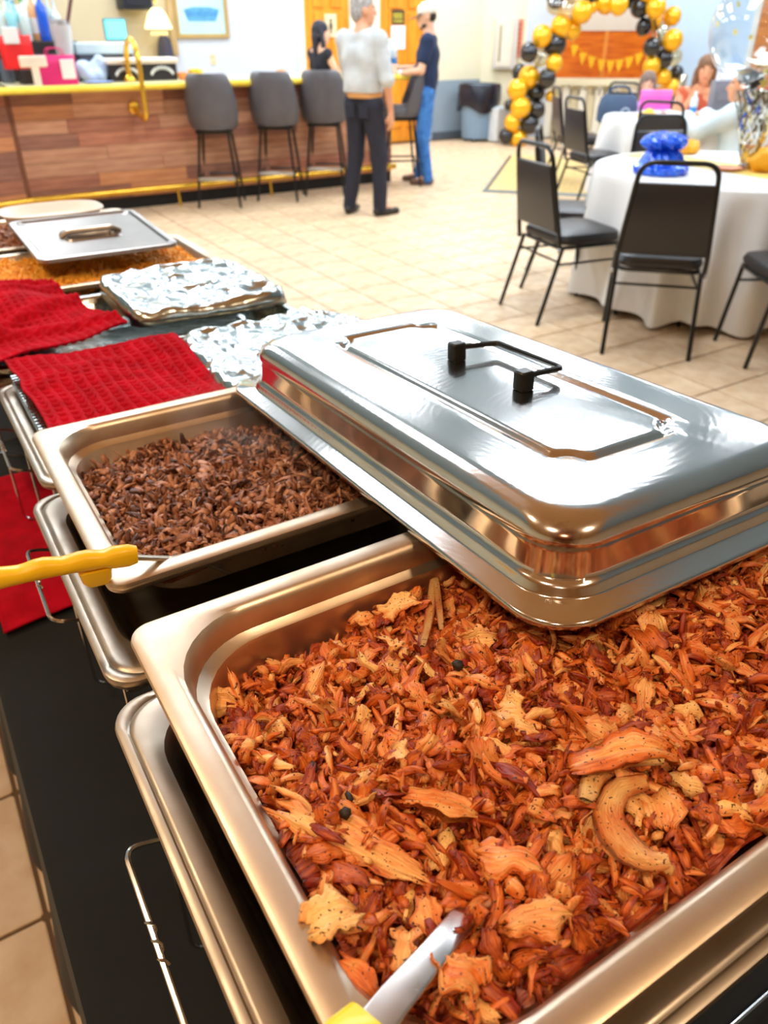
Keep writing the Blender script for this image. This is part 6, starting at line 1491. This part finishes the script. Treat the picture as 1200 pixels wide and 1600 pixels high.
# bins by the back wall
def bin_(label, u, col, scale, bagm, dx=0):
    p = aty(u, 190, YB-0.45); t = thing('trash_bin', label, 'trash bin', (p.x+dx, YB-0.45, 0))
    h = aty(745, 148, YB-0.45).z*scale
    MB().lathe([(0.02, 0.04), (0.215, 0.04), (0.225, 0.06), (0.27, h-0.04), (0.285, h-0.03), (0.285, h), (0.255, h)], 28).build('barrel', M('bin_%d' % col[0], col, 0.5, var=0.06), t)
    for k in range(4):
        a = k*math.pi/2+0.7; MB().ell((0.17*math.cos(a), 0.17*math.sin(a), 0.025), (0.03, 0.02, 0.025), 10, 6).build('caster', BLACKM(), t)
    n = 60; L_ = []
    for rr, z in ((0.24, h-0.12), (0.255, h+0.01), (0.29, h+0.02), (0.305, h-0.02), (0.315, h-0.2), (0.30, h-0.3)):
        L_.append([((rr+0.012*math.sin(7*a+z*9))*math.cos(a), (rr+0.012*math.sin(7*a+z*9))*math.sin(a), z-(0.05*math.sin(3*a+1) if z < h-0.1 and rr > 0.28 else 0)) for a in [2*math.pi*k/n for k in range(n)]])
    mb = MB(); mb.loft(L_, 0, False, False); mb.build('liner', bagm, t)
bagm = M('liner_black', (28, 30, 44), 0.3, var=0.2)
bin_('grey blue round trash bin with a black liner by the back wall', 746, (130, 160, 188), 1.2, bagm)
p = aty(779, 190, YB-0.75); t = thing('small_bin', 'small white square bin beside the grey blue trash bin', 'trash bin', (p.x, YB-0.75, 0))
mb = MB(); mb.loft([[(x*s, y*s, z) for x, y in rrect(0.13, 0.13, 0.02, 3)] for s, z in ((0.85, 0.02), (0.86, 0.03), (1.0, 0.42), (1.03, 0.42), (1.03, 0.45), (0.95, 0.45))], 0, True, True); mb.build('body', M('bin_white', (226, 232, 236), 0.5), t)
MB().bev(-0.1, 0.1, -0.1, 0.1, 0.45, 0.47, 0.02).build('lid', M('bin_white', (226, 232, 236), 0.5), t)

# ------------------------------------------------------------------ things on the round tables
TT = 0.7475
runm = M('runner_gold', (250, 222, 130), 0.5, col2=(240, 204, 100), scale=8)
mb = MB(); mb.bev(-0.16, 0.16, -0.70, 0.70, 0, 0.002, 0.01); o = mb.build('table_runner', runm, None, True, loc=(T1[0], T1[1], TT)); tag(o, 'pale gold runner across the blue gift table', 'runner')
# blue cellophane gift
p = atz(1048, 277, TT); bluec = M('cellophane_blue', (16, 70, 220), 0.15, 0.2, col2=(30, 110, 240), scale=12, coat=0.6)
t = thing('wrapped_gift', 'gift wrapped in shiny blue cellophane gathered in a puff', 'gift', (p.x+0.06, p.y+0.13, TT)); t.scale = (1.05, 1.05, 0.76)
sdf_obj('wrapped_body', [('c', (0, 0, .05), .15, (0, 0, .07), .12), ('c', (0, 0, .05), .13, (0, 0, .16), .035)], bluec, t, .007, .03, lambda x, y, z: .012*np.abs(np.sin(7*np.arctan2(y, x)+z*20))+.004*vn(x*40, y*40, z*40, 4)+np.where(z < 0.0, 0.2, 0))
sdf_obj('gathered_puff', [('c', (0, 0, .15), .03, (0, 0, .18), .05), ('e', (0, 0, .215), (.125, .10, .05))], bluec, t, .006, .02, lambda x, y, z: .014*np.sin(9*np.arctan2(y, x)+z*60)+.010*vn(x*35, y*35, z*35, 7))
mb = MB(); mb.tube([(.035*math.cos(a), .035*math.sin(a), .152) for a in [2*math.pi*k/16 for k in range(16)]], .008, 6, closed=True); mb.build('ribbon', M('ribbon_pale', (190, 200, 240), 0.3), t)
def napkin(label, loc, s, col, seed):
    o = sdf_obj('napkin', [('e', (0, 0, .03), (.09, .06, .035)), ('e', (.04, .02, .05), (.05, .05, .04)), ('e', (-.05, -.01, .04), (.045, .04, .035))], M('napkin_%d' % seed, col, 0.5, var=0.12, scale=20), None, .007, .02, lambda x, y, z: .016*(np.abs(vn(x*26, y*26, z*26, seed))-0.3)+.010*np.abs(np.sin(x*60+y*45+4*vn(x*14, y*14, z*14, seed+2)))-.006)
    o.location = loc; o.scale = (s, s, s); tag(o, label, 'napkin')
p = atz(1076, 240, TT); napkin('crumpled gold napkin beside the blue gift', (p.x, p.y, TT), 0.9, (248, 176, 30), 3)
p = atz(1192, 268, TT); napkin('heap of crumpled gold fabric beside the tinsel centrepiece', (p.x+0.05, p.y, TT), 1.6, (240, 170, 30), 4)
p = atz(1136, 266, TT); o = MB().lathe([(0.04, 0), (0.055, 0.004), (0.085, 0.016), (0.082, 0.018), (0.05, 0.008), (0.01, 0.007)], 24).build('plate', M('plate_orange', (224, 130, 60), 0.4), None, True, loc=(p.x, p.y, TT)); tag(o, 'small orange brown dish on the gold runner', 'dish')
# tinsel centrepiece with star string and clear bubble balloon
p = atz(1165, 264, TT); t = tinsel('tinsel_centrepiece', 'silver tinsel spray with gold stars tied to the clear bubble balloon', (p.x, p.y, TT), 0.40, 0.025, 0.15, 170, silv, 8)
MB().lathe([(0.03, 0), (0.05, 0.005), (0.045, 0.03), (0.02, 0.045)], 16).build('weight', silv, t)
starm = M('star_gold', (252, 232, 120), 0.3, 0.3)
def star(c, r, parent, rz):
    V = []; 
    for k in range(10):
        a = math.pi/2+k*math.pi/5; rr = r if k % 2 == 0 else r*0.42; V.append((rr*math.cos(a), rr*math.sin(a)))
    mb = MB(); mb.loft([[(x, y_, z) for x, z in V] for y_ in (-0.002, 0.002)], 0, True, True); return mb.build('star', starm, parent, False, loc=c, rot=(0, 0, rz))
bp = ground(1184, 46, math.hypot(p.x, p.y)); 
mb = MB(); sp = [(-0.03, 0, 0.03), (-0.05, 0.0, 0.2), (-0.02, 0, 0.38), (0, 0, bp.z-0.26-TT)]; mb.tube(sp, 0.0025, 5); mb.build('string', starm, t)
for k, f in enumerate((0.08, 0.17, 0.27, 0.36, 0.44)): star((-0.05+0.015*(k % 3), -0.015, f), 0.032, t, -0.6)
bub = thing('bubble_balloon', 'large clear bubble balloon with gold stars above the tinsel centrepiece', 'balloon', (bp.x, bp.y, bp.z))
mb = MB(); mb.lathe([(0.012, -0.275), (0.03, -0.27), (0.02, -0.25), (0.09, -0.215)]+[(0.245*math.cos(a), 0.255*math.sin(a)) for a in np.linspace(-0.9, 1.5, 16)], 36); o = mb.build('skin', thin_film('bubble_skin', (246, 250, 252), 0.03, 0.45), bub)
for k in range(14):
    a = k*2.4; zz = -0.2+0.4*((k*0.618) % 1); rr = math.sqrt(max(0.0, 0.25**2-zz*zz))*0.97; star((rr*math.cos(a), rr*math.sin(a), zz), 0.018, bub, a+math.pi/2)
# far table: gift bag, bottle, plates, pink box, navy bag
def place2(u, v): return atz(u, v, TT)
p = place2(1125, 181); t = thing('gift_bag', 'grey paper gift bag with white tissue on the far round table', 'bag', (p.x-0.2, p.y-0.15, TT), -0.5); h = 0.30
mb = MB(); mb.loft([[(x*s, y*s2, z) for x, y in rrect(0.115, 0.06, 0.004, 2)] for s, s2, z in ((1, 1, 0), (1, 0.95, h*0.5), (1.03, 0.9, h))], 0, True, False); o = mb.build('body', M('bag_grey', (120, 116, 124), 0.6), t); o.modifiers.new('t', 'SOLIDIFY').thickness = 0.002
MB().bev(-0.08, 0.08, -0.0605, -0.058, h*0.5, h*0.72, 0.004).build('panel', M('bag_grey2', (138, 132, 140), 0.5), t)
sdf_obj('tissue', [('e', (-.05, 0, h), (.05, .04, .05)), ('e', (.04, 0, h+.01), (.05, .04, .04)), ('c', (-.06, 0, h), .03, (-.09, 0, h+.09), .012)], M('tissue', (240, 240, 250), 0.7), t, .008, .02, lambda x, y, z: .008*vn(x*40, y*40, z*40, 5))
p = place2(1080, 186); bottle('water_bottle', 'clear water bottle with a blue band on the far round table', (p.x, p.y, TT), 0.22, 0.032, gl('water', (226, 236, 244)), WHITE(), M('label_blue', (70, 150, 220), 0.5), None, 0.68, 0.4)
for u, v, lab in ((1108, 190, 'yellow food on a paper plate by the grey gift bag'), (1012, 184, 'yellow food on a paper plate before the girl')):
    p = place2(u, v); t = thing('paper_plate', lab, 'plate', (p.x, p.y, TT))
    MB().lathe([(0.06, 0), (0.08, 0.004), (0.115, 0.016), (0.112, 0.018), (0.078, 0.007), (0.01, 0.006)], 28).build('plate', M('plate_yellow', (250, 220, 120), 0.5), t)
    sdf_obj('food', [('e', (0, 0, .025), (.07, .06, .03)), ('e', (.03, .02, .045), (.035, .03, .025))], M('food_yellow', (250, 196, 50), 0.6), t, .008, .02, lambda x, y, z: .01*vn(x*50, y*50, z*50, 6))
p = ground(1026, 158, 8.55); t = thing('pink_box', 'bright pink gift box held by the girl in lilac', 'box', (p.x, p.y, p.z-0.1), math.atan2(-0.525, 0.851))
MB().bev(-0.15, 0.13, -0.03, 0.03, 0.03, 0.19, 0.008).build('box', M('pink_card', (246, 96, 200), 0.5), t); MB().bev(-0.152, 0.132, -0.033, 0.033, 0.14, 0.192, 0.008).build('lid', M('pink_lid', (250, 120, 206), 0.5), t)
p = atz(965, 168, 0.78); t = thing('shoulder_bag', 'navy shoulder bag with a round emblem hung on a chair', 'bag', (p.x, p.y, 0.62), math.atan2(-0.525, 0.851))
mb = MB(); mb.loft([[(x*s, y*s2, z) for x, y in rrect(0.19, 0.07, 0.05, 4)] for s, s2, z in ((0.8, 0.7, 0.02), (1.0, 1.0, 0.05), (1.0, 1.0, 0.16), (0.9, 0.8, 0.24), (0.75, 0.5, 0.27))], 0, True, True); mb.build('body', M('bag_navy', (62, 84, 112), 0.6, var=0.1), t)
mb = MB(); mb.tube([(0.06+0.04*math.cos(a), -0.075, 0.12+0.04*math.sin(a)) for a in [2*math.pi*k/20 for k in range(20)]], 0.006, 6, closed=True); mb.build('emblem_ring', M('emblem', (190, 206, 220), 0.4), t); MB().ell((0.06, -0.075, 0.12), (0.015, 0.006, 0.015)).build('emblem_dot', M('emblem_d', (30, 40, 60), 0.4), t)
mb = MB(); mb.tube(round_path([(-0.12, 0, 0.25), (-0.08, 0, 0.34), (0.08, 0, 0.34), (0.12, 0, 0.25)], 0.06), 0.012, 6); mb.build('strap', M('bag_navy', (62, 84, 112), 0.6), t)

# ------------------------------------------------------------------ steam over the beef
def steam():
    m = bpy.data.materials.new('steam'); m.use_nodes = True; nt = m.node_tree; N = nt.nodes; L = nt.links; N.remove(N['Principled BSDF']); out = N['Material Output']
    vs = N.new('ShaderNodeVolumeScatter'); vs.inputs['Color'].default_value = (0.95, 0.95, 0.97, 1)
    tc = N.new('ShaderNodeTexCoord'); nz = N.new('ShaderNodeTexNoise'); nz.inputs['Scale'].default_value = 16; nz.inputs['Detail'].default_value = 3; nz.inputs['Distortion'].default_value = 1.2; L.new(tc.outputs['Object'], nz.inputs['Vector'])
    mr = N.new('ShaderNodeMapRange'); mr.inputs[1].default_value = 0.5; mr.inputs[2].default_value = 0.75; mr.inputs[3].default_value = 0.0; mr.inputs[4].default_value = 5.0; L.new(nz.outputs['Fac'], mr.inputs[0])
    L.new(mr.outputs[0], vs.inputs['Density']); L.new(vs.outputs[0], out.inputs['Volume'])
    mb = MB(); mb.ell((0, 0, 0), (0.12, 0.13, 0.045), 24, 14); o = mb.build('steam', m, None, True, loc=(0.30, 0.70, 1.095))
    tag(o, 'faint wisp of steam rising from the chopped beef', 'steam', None, 'stuff')
steam()
